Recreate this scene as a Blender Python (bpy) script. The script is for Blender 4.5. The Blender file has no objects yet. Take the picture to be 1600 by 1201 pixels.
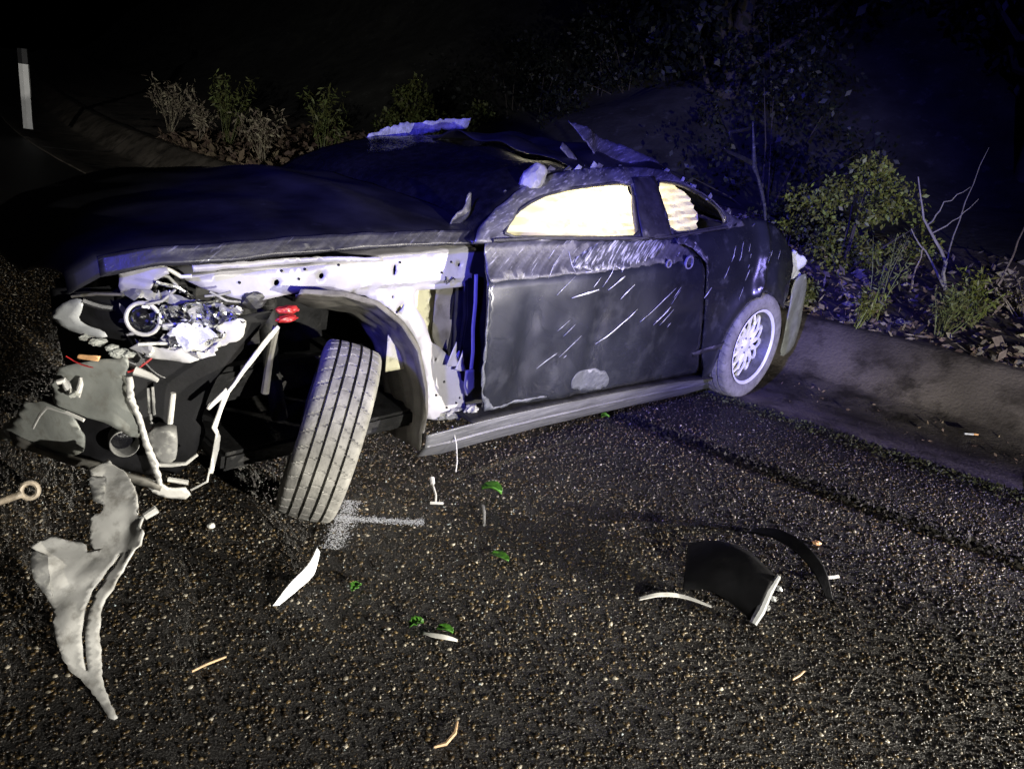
import bpy, bmesh, math, random
import numpy as np
from mathutils import Vector, Matrix, noise, geometry

scene = bpy.context.scene
col = scene.collection

# ------------------------------------------------------------------ camera
cam_d = bpy.data.cameras.new('camera')
cam_d.sensor_width = 36.0
cam_d.lens = 27.72
cam_d.clip_start = .05
cam_d.clip_end = 600
cam_o = bpy.data.objects.new('camera', cam_d)
col.objects.link(cam_o)
PITCH, ROLL = math.radians(19.61), math.radians(7.47)
fw = Vector((0, math.cos(PITCH), -math.sin(PITCH)))
rt0 = Vector((1, 0, 0)); up0 = rt0.cross(fw)
rt = math.cos(ROLL) * rt0 + math.sin(ROLL) * up0
up = -math.sin(ROLL) * rt0 + math.cos(ROLL) * up0
cam_o.matrix_world = Matrix(((rt.x, up.x, -fw.x, 0), (rt.y, up.y, -fw.y, 0), (rt.z, up.z, -fw.z, 1.469), (0, 0, 0, 1)))
scene.camera = cam_o

# ------------------------------------------------------------------ night sky
world = bpy.data.worlds.new('World'); scene.world = world; world.use_nodes = True
wn = world.node_tree
bg = wn.nodes['Background']
sky = wn.nodes.new('ShaderNodeTexSky'); sky.sky_type = 'NISHITA'; sky.sun_disc = False
sky.sun_elevation = math.radians(-4); sky.sun_rotation = math.radians(200)
wn.links.new(sky.outputs[0], bg.inputs[0])
bg.inputs[1].default_value = .12

# ------------------------------------------------------------------ lamps of the vehicles and the torch at the scene
def spot(name, loc, aim, watts, colr, cone, blend, size):
    d = bpy.data.lights.new(name, 'SPOT'); d.energy = watts; d.color = colr
    d.spot_size = math.radians(cone); d.spot_blend = blend; d.shadow_soft_size = size
    o = bpy.data.objects.new(name, d); col.objects.link(o); o.location = loc
    o.rotation_euler = (Vector(aim) - Vector(loc)).to_track_quat('-Z', 'Y').to_euler()
    return o
spot('headlight_beam', (-4.2, 8.2, .55), (.0, 1.6, .1), 420, (1, .92, .78), 24, .9, .05)        # vehicle up the road, low beam
spot('headlight_beam', (8.0, 1.0, 1.0), (.75, 2.6, .0), 7500, (1, .93, .80), 23, .9, .05)     # vehicle down the road
spot('headlight_beam', (3.2, -4.5, .8), (2.4, 5.8, .22), 3300, (1, .97, .86), 27, .9, .06)    # vehicle behind the photographer
spot('headlight_beam', (-3.2, -4.0, .9), (-5.2, 11.5, .6), 2300, (1, .98, .92), 34, .9, .06)     # its beam up the verge
spot('torch_beam', (3.4, -1.9, 1.35), (-.85, 2.70, .44), 2500, (1, .96, .88), 38, 1.0, .03)      # hand lamp held to the right of the photographer
spot('blue_lamp', (-2.0, -2.6, 3.0), (.5, 5, 1.15), 5200, (.09, .08, 1), 30, 1.0, .12)       # beacon on a patrol vehicle
spot('blue_lamp', (1.5, -4.0, 2.4), (6.0, 12, 4.8), 1500, (.10, .09, 1), 60, .9, .12)         # the same beacon sweeping the bank
spot('blue_lamp', (8.0, 1.1, 1.75), (1.0, 3.6, .3), 3200, (.40, .34, 1), 22, .9, .15)        # added blue lamp, placed so the door shows its highlight
scene.view_settings.view_transform = 'Standard'
scene.view_settings.look = 'None'
scene.view_settings.exposure = 0
scene.view_settings.gamma = 1
scene.cycles.use_denoising = True
scene.cycles.max_bounces = 6
scene.cycles.sample_clamp_indirect = 4

def lerp_table(t, v):
    if v <= t[0][0]: return t[0][1]
    for (a, b), (c, d) in zip(t, t[1:]):
        if v <= c: return b + (d - b) * (v - a) / (c - a)
    return t[-1][1]
SIDE_Z = [(.0, .74), (.15, .79), (.25, .835), (.4, .86), (.6, .874), (.75, .868), (.85, .855), (.93, .825), (1.0, .785), (1.1, .725), (1.2, .655), (1.28, .57), (1.4, .40)]
PLAN_X = [(-1.15, .62), (-1.05, .40), (-.9, .22), (-.7, .11), (-.4, .035), (-.1, .0), (2.6, .0), (2.9, .015), (3.1, .06), (3.25, .13), (3.38, .24), (3.48, .38), (3.56, .56), (3.62, .85)]
def side_y(x, z):
    """half width of the car body at station x and height z"""
    return lerp_table(SIDE_Z, z) - lerp_table(PLAN_X, x)
OUTLINE = {
    "DOOR": [(2.098, 0.965), (2.132, 0.831), (2.126, 0.636), (2.099, 0.447), (2.06, 0.291), (1.894, 0.282), (1.609, 0.262), (1.242, 0.248), (0.861, 0.226), (0.43, 0.199), (0.528, 0.361), (0.612, 0.603), (0.649, 0.802), (0.669, 0.85), (0.771, 0.933), (0.862, 0.949), (1.168, 0.951), (1.524, 0.96), (1.833, 0.972)],
    "QUARTER": [(0.903, 0.953), (0.743, 0.966), (0.386, 0.986), (0.18, 1.035), (-0.002, 1.024), (-0.067, 0.963), (-0.107, 0.852), (-0.215, 0.717), (-0.339, 0.55), (-0.343, 0.468), (-0.166, 0.577), (-0.011, 0.637), (0.101, 0.631), (0.196, 0.565), (0.24, 0.458), (0.2, 0.317), (0.091, 0.171), (0.075, 0.091), (0.125, 0.045), (0.29, 0.063), (0.501, 0.358), (0.588, 0.601), (0.625, 0.8), (0.638, 0.839), (0.749, 0.932)],
    "SILL": [(2.311, 0.132), (2.315, 0.193), (2.208, 0.225), (2.014, 0.228), (1.735, 0.223), (1.183, 0.198), (0.603, 0.159), (0.175, 0.112), (0.009, 0.045), (0.076, 0.002), (0.498, 0.031), (1.099, 0.082), (1.664, 0.104), (2.013, 0.106)],
    "SILLTOP": [(1.994, 0.249), (1.698, 0.221), (1.141, 0.199), (0.561, 0.167), (0.215, 0.141), (0.117, 0.07), (1.11, 0.16), (1.676, 0.186), (1.96, 0.188)],
    "FRAME": [(2.167, 0.969), (2.117, 1.017), (2.016, 1.081), (1.887, 1.137), (1.756, 1.179), (1.6, 1.211), (1.369, 1.234), (1.129, 1.246), (0.95, 1.251), (0.778, 1.24), (0.656, 1.203), (0.521, 1.148), (0.387, 1.073), (0.222, 1.02), (0.202, 0.998), (0.384, 0.989), (0.715, 0.965), (0.914, 0.953), (1.167, 0.953), (1.604, 0.964), (2.091, 0.967)],
    "WIN": [(2.023, 0.981), (1.959, 1.037), (1.864, 1.088), (1.678, 1.139), (1.377, 1.17), (1.113, 1.188), (1.115, 1.146), (1.153, 1.042), (1.161, 0.966), (1.348, 0.965), (1.757, 0.975)],
    "QWIN": [(0.913, 1.195), (0.785, 1.195), (0.671, 1.183), (0.484, 1.131), (0.378, 1.055), (0.39, 1.001), (0.708, 0.979), (0.903, 0.975), (0.916, 1.054)],
    "BPIL": [(1.094, 1.205), (0.912, 1.214), (0.925, 1.109), (0.919, 0.96), (1.153, 0.959), (1.138, 1.069)],
    "APRON": [(3.173, 0.856), (3.075, 0.874), (2.94, 0.886), (2.795, 0.887), (2.675, 0.896), (2.521, 0.902), (2.382, 0.905), (2.203, 0.913), (2.063, 0.922), (2.045, 0.889), (2.045, 0.843), (2.061, 0.819), (2.042, 0.709), (2.029, 0.52), (2.024, 0.38), (1.988, 0.23), (2.017, 0.201), (2.15, 0.21), (2.229, 0.234), (2.234, 0.332), (2.252, 0.443), (2.302, 0.554), (2.368, 0.643), (2.45, 0.714), (2.55, 0.765), (2.656, 0.793), (2.744, 0.806), (2.827, 0.806), (2.906, 0.797), (2.96, 0.789), (3.003, 0.788), (3.075, 0.81), (3.125, 0.828)],
    "OPEN": [(2.335, 0.758), (2.324, 0.769), (2.217, 0.766), (2.084, 0.767), (2.072, 0.633), (2.061, 0.502), (2.094, 0.468), (2.13, 0.484), (2.181, 0.526), (2.237, 0.559), (2.284, 0.649), (2.327, 0.708)],
    "HOLES": [(2.909, 0.843), (2.746, 0.854), (2.443, 0.855), (2.132, 0.856), (2.06, 0.832), (2.4, 0.705), (2.43, 0.751), (2.199, 0.48), (2.19, 0.804)],
    "LINERIN": [(2.754, 0.723), (2.678, 0.689), (2.516, 0.656), (2.396, 0.586), (2.311, 0.472), (2.247, 0.298), (2.196, 0.058)],
    "LINEROUT": [(2.878, 0.825), (2.721, 0.808), (2.579, 0.762), (2.463, 0.676), (2.381, 0.57), (2.328, 0.41), (2.313, 0.302), (2.328, 0.157)],
    "HOODEDGE": [(2.112, 0.969), (2.244, 0.972), (2.418, 0.963), (2.629, 0.952), (2.887, 0.945), (3.074, 0.937), (3.207, 0.93), (3.313, 0.924), (3.38, 0.917)],
    "HOODTOPEDGE": [(2.082, 1.009), (2.214, 0.999), (2.392, 1.002), (2.606, 0.999), (2.867, 0.992), (3.075, 0.978), (3.262, 0.965), (3.43, 0.938), (3.534, 0.884)],
    "FLANGE": [(3.184, 0.915), (3.024, 0.919), (2.876, 0.924), (2.713, 0.921), (2.516, 0.909), (2.515, 0.895), (2.713, 0.904), (2.875, 0.904), (3.024, 0.899), (3.181, 0.896)],
    "BUMPER": [(3.476, 0.563), (3.431, 0.593), (3.382, 0.618), (3.341, 0.632), (3.347, 0.567), (3.338, 0.491), (3.314, 0.421), (3.307, 0.37), (3.341, 0.375), (3.387, 0.41), (3.443, 0.423), (3.488, 0.438), (3.493, 0.49)],
    "LOWER": [(3.583, 0.198), (3.57, 0.284), (3.541, 0.417), (3.512, 0.436), (3.462, 0.416), (3.392, 0.414), (3.343, 0.379), (3.312, 0.365), (3.269, 0.203), (3.309, 0.225), (3.415, 0.268), (3.506, 0.271)],
    "INTAKE": [(3.478, 0.319), (3.461, 0.412), (3.397, 0.408), (3.343, 0.374), (3.313, 0.341), (3.292, 0.25), (3.415, 0.282), (3.479, 0.296)],
    "LAMPLENS": [(3.493, 0.724), (3.475, 0.762), (3.443, 0.79), (3.426, 0.79), (3.433, 0.757), (3.442, 0.732), (3.424, 0.716), (3.395, 0.711), (3.386, 0.689), (3.429, 0.686), (3.467, 0.696)],
    "LAMPTOP": [(3.445, 0.791), (3.399, 0.811), (3.345, 0.819)],
    "LAMPBASE": [(3.343, 0.803), (3.322, 0.825), (3.274, 0.827), (3.186, 0.811), (3.108, 0.795), (3.051, 0.783), (3.06, 0.756), (3.119, 0.708), (3.192, 0.667), (3.261, 0.663), (3.302, 0.679), (3.335, 0.703), (3.35, 0.749)],
    "TORNEDGE": [(3.312, 0.648), (3.261, 0.639), (3.203, 0.641), (3.139, 0.677), (3.074, 0.716), (3.062, 0.761), (3.083, 0.771), (3.118, 0.761), (3.154, 0.726), (3.202, 0.69), (3.26, 0.674), (3.297, 0.675)],
    "WHITESTRIP": [(3.354, 0.577), (3.34, 0.579), (3.335, 0.503), (3.313, 0.414), (3.304, 0.366), (3.287, 0.31), (3.265, 0.206), (3.275, 0.202), (3.297, 0.278), (3.318, 0.364), (3.326, 0.419), (3.349, 0.495)],
    "BOTPIECE": [(3.314, 0.233), (3.278, 0.218), (3.25, 0.194), (3.203, 0.191), (3.184, 0.16), (3.196, 0.144), (3.245, 0.153), (3.281, 0.172), (3.301, 0.198)],
    "LINERSTRIP": [(2.919, 0.712), (2.947, 0.69), (3.011, 0.613), (3.061, 0.546), (3.086, 0.518), (3.09, 0.529), (3.135, 0.488), (3.151, 0.469), (3.143, 0.464), (3.102, 0.495), (3.113, 0.458), (3.136, 0.402), (3.123, 0.377), (3.132, 0.319), (3.147, 0.248), (3.134, 0.245), (3.111, 0.325), (3.107, 0.369), (3.119, 0.398), (3.098, 0.459), (3.077, 0.512), (3.0, 0.601), (2.912, 0.703)],
    "BLACKSHEET": [(3.36, 0.596), (3.315, 0.619), (3.256, 0.63), (3.184, 0.62), (3.095, 0.649), (3.012, 0.722), (2.893, 0.742), (2.914, 0.697), (2.989, 0.603), (3.064, 0.518), (3.095, 0.447), (3.116, 0.39), (3.11, 0.339), (3.148, 0.235), (3.19, 0.189), (3.274, 0.228), (3.306, 0.33), (3.33, 0.434), (3.358, 0.527)],
    "BRACKET": [(3.348, 0.869), (3.337, 0.895), (3.318, 0.89), (3.287, 0.906), (3.238, 0.905), (3.234, 0.886), (3.268, 0.863), (3.297, 0.838), (3.345, 0.826)],
    "BOX": [(3.295, 0.409), (3.233, 0.41), (3.221, 0.35), (3.226, 0.291), (3.269, 0.297), (3.283, 0.347)],
    "REARBUMP": [(-0.564, 0.628), (-0.688, 0.686), (-0.78, 0.647), (-0.853, 0.545), (-0.936, 0.341), (-0.935, 0.184), (-0.735, 0.115), (-0.644, 0.141), (-0.633, 0.286), (-0.58, 0.461)],
    "TAIL": [(-0.449, 0.789), (-0.521, 0.826), (-0.654, 0.78), (-0.702, 0.721), (-0.644, 0.699), (-0.737, 0.652), (-0.625, 0.634), (-0.535, 0.664)],
    "SCRATCH": [(1.656, 0.735), (1.484, 0.758), (1.43, 0.502), (1.18, 0.643), (1.036, 0.554), (0.911, 0.632), (1.143, 0.581), (0.887, 0.722), (1.418, 0.753), (1.302, 0.804), (1.619, 0.867), (1.538, 0.921), (1.322, 0.703), (1.226, 0.763), (1.506, 0.872), (1.422, 0.947), (1.427, 0.858), (1.285, 0.944), (1.343, 0.849), (1.139, 0.95), (1.272, 0.861), (1.083, 0.944), (1.576, 0.836), (1.361, 0.847), (1.173, 0.879), (1.011, 0.936), (1.52, 0.771), (1.476, 0.809), (0.895, 0.675), (0.844, 0.725), (1.649, 0.917), (1.637, 0.84)],
    "QSCRATCH": [(0.615, 0.65), (0.559, 0.702)],
    "SCUFF": [(1.541, 0.305), (1.544, 0.363), (1.496, 0.384), (1.396, 0.378), (1.299, 0.35), (1.253, 0.292), (1.271, 0.257), (1.413, 0.262)],
    "CHIPS": [(2.122, 0.571), (2.09, 0.418), (2.054, 0.296), (1.989, 0.292), (1.897, 0.289), (1.78, 0.285), (1.676, 0.284), (1.697, 0.298), (1.827, 0.306), (1.942, 0.313), (2.009, 0.32), (2.05, 0.383), (2.05, 0.439), (2.08, 0.485), (2.078, 0.539), (2.11, 0.609), (2.108, 0.684), (2.13, 0.76), (2.131, 0.808), (2.138, 0.808), (2.132, 0.686)],
    "HANDLE": [(0.961, 0.839), (0.781, 0.836), (0.871, 0.843), (0.865, 0.943), (0.65, 0.84)],
    "SLOT": [(0.593, 0.348), (0.255, 0.387), (0.237, 0.361), (0.565, 0.321)],
    "CREASE": [(2.135, 0.827), (1.478, 0.831), (0.993, 0.843)],
    "BUMPPIX": [(3.372, 0.35), (3.426, 0.619), (2.976, 0.8), (2.89, 0.742), (3.312, 0.759), (3.235, 0.762), (2.936, 0.699), (2.93, 0.462), (3.297, 0.539), (3.254, 0.503), (3.29, 0.286), (3.481, 0.505), (3.444, 0.518)],
}
LINER_PTS = [(0.0124, 1.0107), (-0.0354, 0.9827), (-0.0293, 0.9367), (-0.0216, 0.8191), (0.0041, 0.7872), (-0.0058, 0.7592), (-0.0332, 0.7719), (-0.0448, 0.72), (-0.0494, 0.6659), (-0.0365, 0.6378), (-0.0096, 0.6275), (-0.0568, 0.634), (-0.0595, 0.6706), (-0.0862, 0.6941), (-0.1401, 0.7359), (-0.1806, 0.7045), (-0.1772, 0.6375), (-0.1673, 0.5584), (-0.1511, 0.4989), (-0.1321, 0.4391), (-0.1263, 0.3567), (-0.1117, 0.244), (-0.0938, 0.189), (-0.0639, 0.1338), (-0.0406, 0.0823), (-0.0126, -0.0015), (-0.001, -0.0156), (0.0083, -0.0111), (-0.0025, 0.029), (-0.0187, 0.0992), (-0.0265, 0.1486), (-0.0257, 0.2905), (-0.0133, 0.3841), (0.0216, 0.45), (0.044, 0.5135), (0.0766, 0.5634), (0.0971, 0.5649), (0.1124, 0.5965), (0.1005, 0.6357), (0.1132, 0.681), (0.0896, 0.6977), (0.0951, 0.7415), (0.0851, 0.8351), (0.0599, 0.92), (0.0293, 0.9715)]
LINER_SLIT = [(0.0311, 0.5823), (0.0047, 0.5425), (-0.0153, 0.4985), (-0.0375, 0.4566), (-0.0518, 0.4019), (-0.0635, 0.308), (-0.065, 0.2319), (-0.0618, 0.1788), (-0.0567, 0.1811), (-0.0584, 0.2478), (-0.0551, 0.3139), (-0.0422, 0.3974), (-0.0234, 0.4449), (-0.0069, 0.4894), (0.0145, 0.5326), (0.0349, 0.5751)]
LINER_DARK = [(-0.1759, 0.6858), (-0.1406, 0.6476), (-0.1344, 0.5749), (-0.1317, 0.4848), (-0.1511, 0.5041), (-0.1673, 0.5584), (-0.1759, 0.6369)]
LINER_DARK2 = [(-0.0293, 0.9343), (0.0111, 0.9205), (0.007, 0.7905), (-0.0202, 0.8173)]
LINER_TAB = [(0.1129, 0.6754), (0.1454, 0.6915)]
RIGHT_L = (0.9082, 0.2886, 0.3031)
# ------------------------------------------------------------------ helpers
rng = np.random.default_rng(7)
random.seed(7)

def tag(o, label=None, cat=None, group=None, kind=None):
    if label: o['label'] = label
    if cat: o['category'] = cat
    if group: o['group'] = group
    if kind: o['kind'] = kind
    return o

def empty(name, loc=(0, 0, 0), rz=0):
    o = bpy.data.objects.new(name, None); col.objects.link(o)
    o.location = loc; o.rotation_euler = (0, 0, rz); o.empty_display_size = .1
    return o

def mesh_obj(name, verts, faces, m, parent=None, smooth=True, solid=0, offset=0):
    me = bpy.data.meshes.new(name)
    me.from_pydata([tuple(map(float, v)) for v in verts], [], [tuple(int(i) for i in f) for f in faces])
    me.update()
    if smooth:
        me.polygons.foreach_set('use_smooth', [True] * len(me.polygons)); me.set_sharp_from_angle(angle=math.radians(42))
    me.materials.append(m)
    o = bpy.data.objects.new(name, me); col.objects.link(o)
    if parent is not None: o.parent = parent
    if solid:
        md = o.modifiers.new('thickness', 'SOLIDIFY'); md.thickness = solid; md.offset = offset
    return o

def np_mesh(name, verts, quads, m, parent=None, smooth=False):
    """quick mesh of quads from arrays"""
    me = bpy.data.meshes.new(name)
    nv, nf = len(verts), len(quads)
    k = quads.shape[1]
    me.vertices.add(nv); me.vertices.foreach_set('co', np.asarray(verts, np.float32).ravel())
    me.loops.add(nf * k); me.loops.foreach_set('vertex_index', np.asarray(quads, np.int32).ravel())
    me.polygons.add(nf); me.polygons.foreach_set('loop_start', np.arange(0, nf * k, k, dtype=np.int32))
    me.update(calc_edges=True); me.validate()
    if smooth: me.polygons.foreach_set('use_smooth', np.ones(nf, bool))
    me.materials.append(m)
    o = bpy.data.objects.new(name, me); col.objects.link(o)
    if parent is not None: o.parent = parent
    return o

def inside(pt, poly):
    x, y = pt; r = False; j = len(poly) - 1
    for i in range(len(poly)):
        xi, yi = poly[i]; xj, yj = poly[j]
        if (yi > y) != (yj > y) and x < (xj - xi) * (y - yi) / (yj - yi) + xi: r = not r
        j = i
    return r

def resample(poly, step, closed=True, jag=0, seed=0):
    r = random.Random(seed); out = []
    n = len(poly)
    for i in range(n if closed else n - 1):
        a, b = poly[i], poly[(i + 1) % n]
        d = math.dist(a, b); k = max(1, int(d / step))
        for q in range(k):
            t = q / k
            j = jag if q else jag * .5
            out.append(tuple(a[c] + (b[c] - a[c]) * t + r.uniform(-j, j) for c in range(len(a))))
    if not closed: out.append(tuple(poly[-1]))
    return out

def smooth_poly(poly, it=1):
    for _ in range(it):
        o = []
        for i in range(len(poly)):
            a, b = poly[i], poly[(i + 1) % len(poly)]
            o.append((a[0] * .75 + b[0] * .25, a[1] * .75 + b[1] * .25)); o.append((a[0] * .25 + b[0] * .75, a[1] * .25 + b[1] * .75))
        poly = o
    return poly

def panel(name, outline, fn, m, parent=None, step=.03, thick=.004, holes=(), jag=0, seed=1, offset=0, rounded=0):
    """a sheet cut to an outline (and holes) in two parameters and carried into space by fn"""
    if rounded: outline = smooth_poly(outline, rounded)
    loops = [resample(outline, step, True, jag, seed)] + [resample(h, step * .6) for h in holes]
    pts, edges = [], []
    for lp in loops:
        b = len(pts); pts += lp
        edges += [(b + i, b + (i + 1) % len(lp)) for i in range(len(lp))]
    xs = [p[0] for p in outline]; ys = [p[1] for p in outline]
    r = random.Random(seed)
    y = min(ys) + step * .5; row = 0
    while y < max(ys):
        x = min(xs) + step * (.5 if row % 2 else 1.0)
        while x < max(xs):
            q = (x + r.uniform(-.1, .1) * step, y + r.uniform(-.1, .1) * step)
            if inside(q, loops[0]) and not any(inside(q, h) for h in loops[1:]):
                if all((q[0] - p[0]) ** 2 + (q[1] - p[1]) ** 2 > (step * .45) ** 2 for lp in loops for p in lp): pts.append(q)
            x += step
        y += step * .87; row += 1
    vs, es, fs, *_ = geometry.delaunay_2d_cdt([Vector(p) for p in pts], edges, [], 0, 1e-6)
    keep = []
    for f in fs:
        c = ((vs[f[0]].x + vs[f[1]].x + vs[f[2]].x) / 3, (vs[f[0]].y + vs[f[1]].y + vs[f[2]].y) / 3)
        if inside(c, loops[0]) and not any(inside(c, h) for h in loops[1:]): keep.append(f[::-1])
    return mesh_obj(name, [fn(v.x, v.y) for v in vs], keep, m, parent, True, thick, offset)

def grid(name, nu, nv, fn, m, parent=None, thick=0, offset=0):
    vs = [fn(i / nu, j / nv) for i in range(nu + 1) for j in range(nv + 1)]
    fs = [(i * (nv + 1) + j, (i + 1) * (nv + 1) + j, (i + 1) * (nv + 1) + j + 1, i * (nv + 1) + j + 1) for i in range(nu) for j in range(nv)]
    return mesh_obj(name, vs, fs, m, parent, True, thick, offset)

def tube_data(pts, rad, seg=8, cap=True):
    pts = [Vector(p) for p in pts]; n = len(pts)
    rads = rad if isinstance(rad, (list, tuple)) else [rad] * n
    vs, fs = [], []
    up_ = Vector((0.13, .21, 1)).normalized()
    for i, p in enumerate(pts):
        t = (pts[min(i + 1, n - 1)] - pts[max(i - 1, 0)]).normalized()
        a = t.cross(up_)
        if a.length < 1e-3: a = t.cross(Vector((1, 0, 0)))
        a.normalize(); b = t.cross(a)
        for k in range(seg):
            w = 2 * math.pi * k / seg
            vs.append(p + (a * math.cos(w) + b * math.sin(w)) * rads[i])
    for i in range(n - 1):
        for k in range(seg):
            fs.append((i * seg + k, i * seg + (k + 1) % seg, (i + 1) * seg + (k + 1) % seg, (i + 1) * seg + k))
    if cap:
        fs.append(tuple(range(seg))[::-1]); fs.append(tuple((n - 1) * seg + k for k in range(seg)))
    return vs, fs

def merge(*parts):
    V, Fc = [], []
    for v, f in parts:
        b = len(V); V += list(v); Fc += [tuple(i + b for i in q) for q in f]
    return V, Fc

def tube(name, pts, rad, m, parent=None, seg=8): 
    v, f = tube_data(pts, rad, seg); return mesh_obj(name, v, f, m, parent)

def lathe_data(profile, axis_fn, seg=32, closed=False):
    """profile of (radius, along axis); axis_fn(r, w, a) -> point"""
    vs, fs = [], []; n = len(profile)
    for k in range(seg):
        w = 2 * math.pi * k / seg
        for r, a in profile: vs.append(axis_fn(r, w, a))
    for k in range(seg):
        k2 = (k + 1) % seg
        for i in range(n if closed else n - 1):
            i2 = (i + 1) % n
            fs.append((k * n + i, k * n + i2, k2 * n + i2, k2 * n + i))
    return vs, fs

def box_data(c, s, rot=None, bev=.0):
    c = Vector(c); hx, hy, hz = s[0] / 2, s[1] / 2, s[2] / 2
    vs = [Vector((x, y, z)) for x in (-hx, hx) for y in (-hy, hy) for z in (-hz, hz)]
    if rot is not None: vs = [rot @ v for v in vs]
    fs = [(0, 1, 3, 2), (4, 6, 7, 5), (0, 4, 5, 1), (2, 3, 7, 6), (0, 2, 6, 4), (1, 5, 7, 3)]
    return [v + c for v in vs], fs

def lumpy(name, c, s, m, parent=None, seed=0, amp=.25, freq=1.7, sub=3, rot=None):
    """an irregular lump: broken plastic, stone"""
    bm = bmesh.new(); bmesh.ops.create_icosphere(bm, subdivisions=sub, radius=1)
    sd = Vector((seed * 3.1, seed * 1.7, seed * 2.3))
    for v in bm.verts:
        k = 1 + amp * noise.noise(v.co * freq + sd) + amp * .6 * noise.noise(v.co * freq * 2.7 + sd)
        w = Vector((v.co.x * s[0], v.co.y * s[1], v.co.z * s[2])) * k
        v.co = w
    me = bpy.data.meshes.new(name)
    if rot is not None: bmesh.ops.rotate(bm, verts=bm.verts, cent=(0, 0, 0), matrix=rot)
    bmesh.ops.translate(bm, verts=bm.verts, vec=c)
    bm.to_mesh(me); bm.free(); me.materials.append(m)
    o = bpy.data.objects.new(name, me); col.objects.link(o)
    if parent is not None: o.parent = parent
    return o

def nz(x, y, z, f=1.0, s=0.0):
    return noise.noise(Vector((x * f + s, y * f + s * 1.3, z * f - s)))

# ------------------------------------------------------------------ materials
def mat(name, c, rough=.5, metal=0., var=.35, scale=14, bump=0., bscale=60, coat=0., spec=.5, second=None, cut=(.45, .62), island=0., trans=0., coords='Object', detail=6, rvar=.12, stretch=None):
    m = bpy.data.materials.new(name); m.use_nodes = True
    t = m.node_tree; b = t.nodes['Principled BSDF']; L = t.links.new
    tc = t.nodes.new('ShaderNodeTexCoord'); src = tc.outputs[coords]
    if stretch:
        mp = t.nodes.new('ShaderNodeMapping'); mp.vector_type = 'TEXTURE'; mp.inputs['Rotation'].default_value = stretch[0]; mp.inputs['Scale'].default_value = tuple(1 / v for v in stretch[1])
        L(src, mp.inputs[0]); src = mp.outputs[0]
    n1 = t.nodes.new('ShaderNodeTexNoise'); n1.inputs['Scale'].default_value = scale; n1.inputs['Detail'].default_value = detail
    L(src, n1.inputs['Vector'])
    rp = t.nodes.new('ShaderNodeValToRGB')
    lo = [max(0, v * (1 - var)) for v in c]; hi = [min(1, v * (1 + var)) for v in c]
    rp.color_ramp.elements[0].position = .3; rp.color_ramp.elements[0].color = (*lo, 1)
    rp.color_ramp.elements[1].position = .7; rp.color_ramp.elements[1].color = (*hi, 1)
    L(n1.outputs['Fac'], rp.inputs[0]); out = rp.outputs[0]
    if second is not None:
        n2 = t.nodes.new('ShaderNodeTexNoise'); n2.inputs['Scale'].default_value = scale * 2.7; n2.inputs['Detail'].default_value = 8; n2.inputs['Roughness'].default_value = .65
        L(src, n2.inputs['Vector'])
        r2 = t.nodes.new('ShaderNodeValToRGB'); r2.color_ramp.elements[0].position = cut[0]; r2.color_ramp.elements[1].position = cut[1]
        L(n2.outputs['Fac'], r2.inputs[0])
        mx = t.nodes.new('ShaderNodeMix'); mx.data_type = 'RGBA'
        L(r2.outputs[0], mx.inputs[0]); L(out, mx.inputs[6]); mx.inputs[7].default_value = (*second, 1); out = mx.outputs[2]
    if island:
        gi = t.nodes.new('ShaderNodeNewGeometry'); hs = t.nodes.new('ShaderNodeHueSaturation')
        mr = t.nodes.new('ShaderNodeMapRange'); mr.inputs[3].default_value = 1 - island; mr.inputs[4].default_value = 1 + island
        L(gi.outputs['Random Per Island'], mr.inputs[0]); L(mr.outputs[0], hs.inputs['Value'])
        m2 = t.nodes.new('ShaderNodeMath'); m2.operation = 'MULTIPLY_ADD'; m2.inputs[1].default_value = .06 ; m2.inputs[2].default_value = .47
        L(gi.outputs['Random Per Island'], m2.inputs[0]); L(m2.outputs[0], hs.inputs['Hue'])
        L(out, hs.inputs['Color']); out = hs.outputs[0]
    L(out, b.inputs['Base Color'])
    mr2 = t.nodes.new('ShaderNodeMapRange'); mr2.inputs[3].default_value = max(.03, rough - rvar); mr2.inputs[4].default_value = min(1, rough + rvar)
    L(n1.outputs['Fac'], mr2.inputs[0]); L(mr2.outputs[0], b.inputs['Roughness'])
    b.inputs['Metallic'].default_value = metal
    b.inputs['Specular IOR Level'].default_value = spec
    b.inputs['Coat Weight'].default_value = coat
    if bump:
        n3 = t.nodes.new('ShaderNodeTexNoise'); n3.inputs['Scale'].default_value = bscale; n3.inputs['Detail'].default_value = 6
        L(tc.outputs[coords], n3.inputs['Vector'])
        bp = t.nodes.new('ShaderNodeBump'); bp.inputs['Strength'].default_value = bump; bp.inputs['Distance'].default_value = .01
        L(n3.outputs['Fac'], bp.inputs['Height']); L(bp.outputs[0], b.inputs['Normal'])
    if trans:
        tr = t.nodes.new('ShaderNodeBsdfTranslucent'); L(out, tr.inputs[0])
        ms = t.nodes.new('ShaderNodeMixShader'); ms.inputs[0].default_value = trans
        L(b.outputs[0], ms.inputs[1]); L(tr.outputs[0], ms.inputs[2]); L(ms.outputs[0], t.nodes['Material Output'].inputs[0])
    return m

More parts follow.
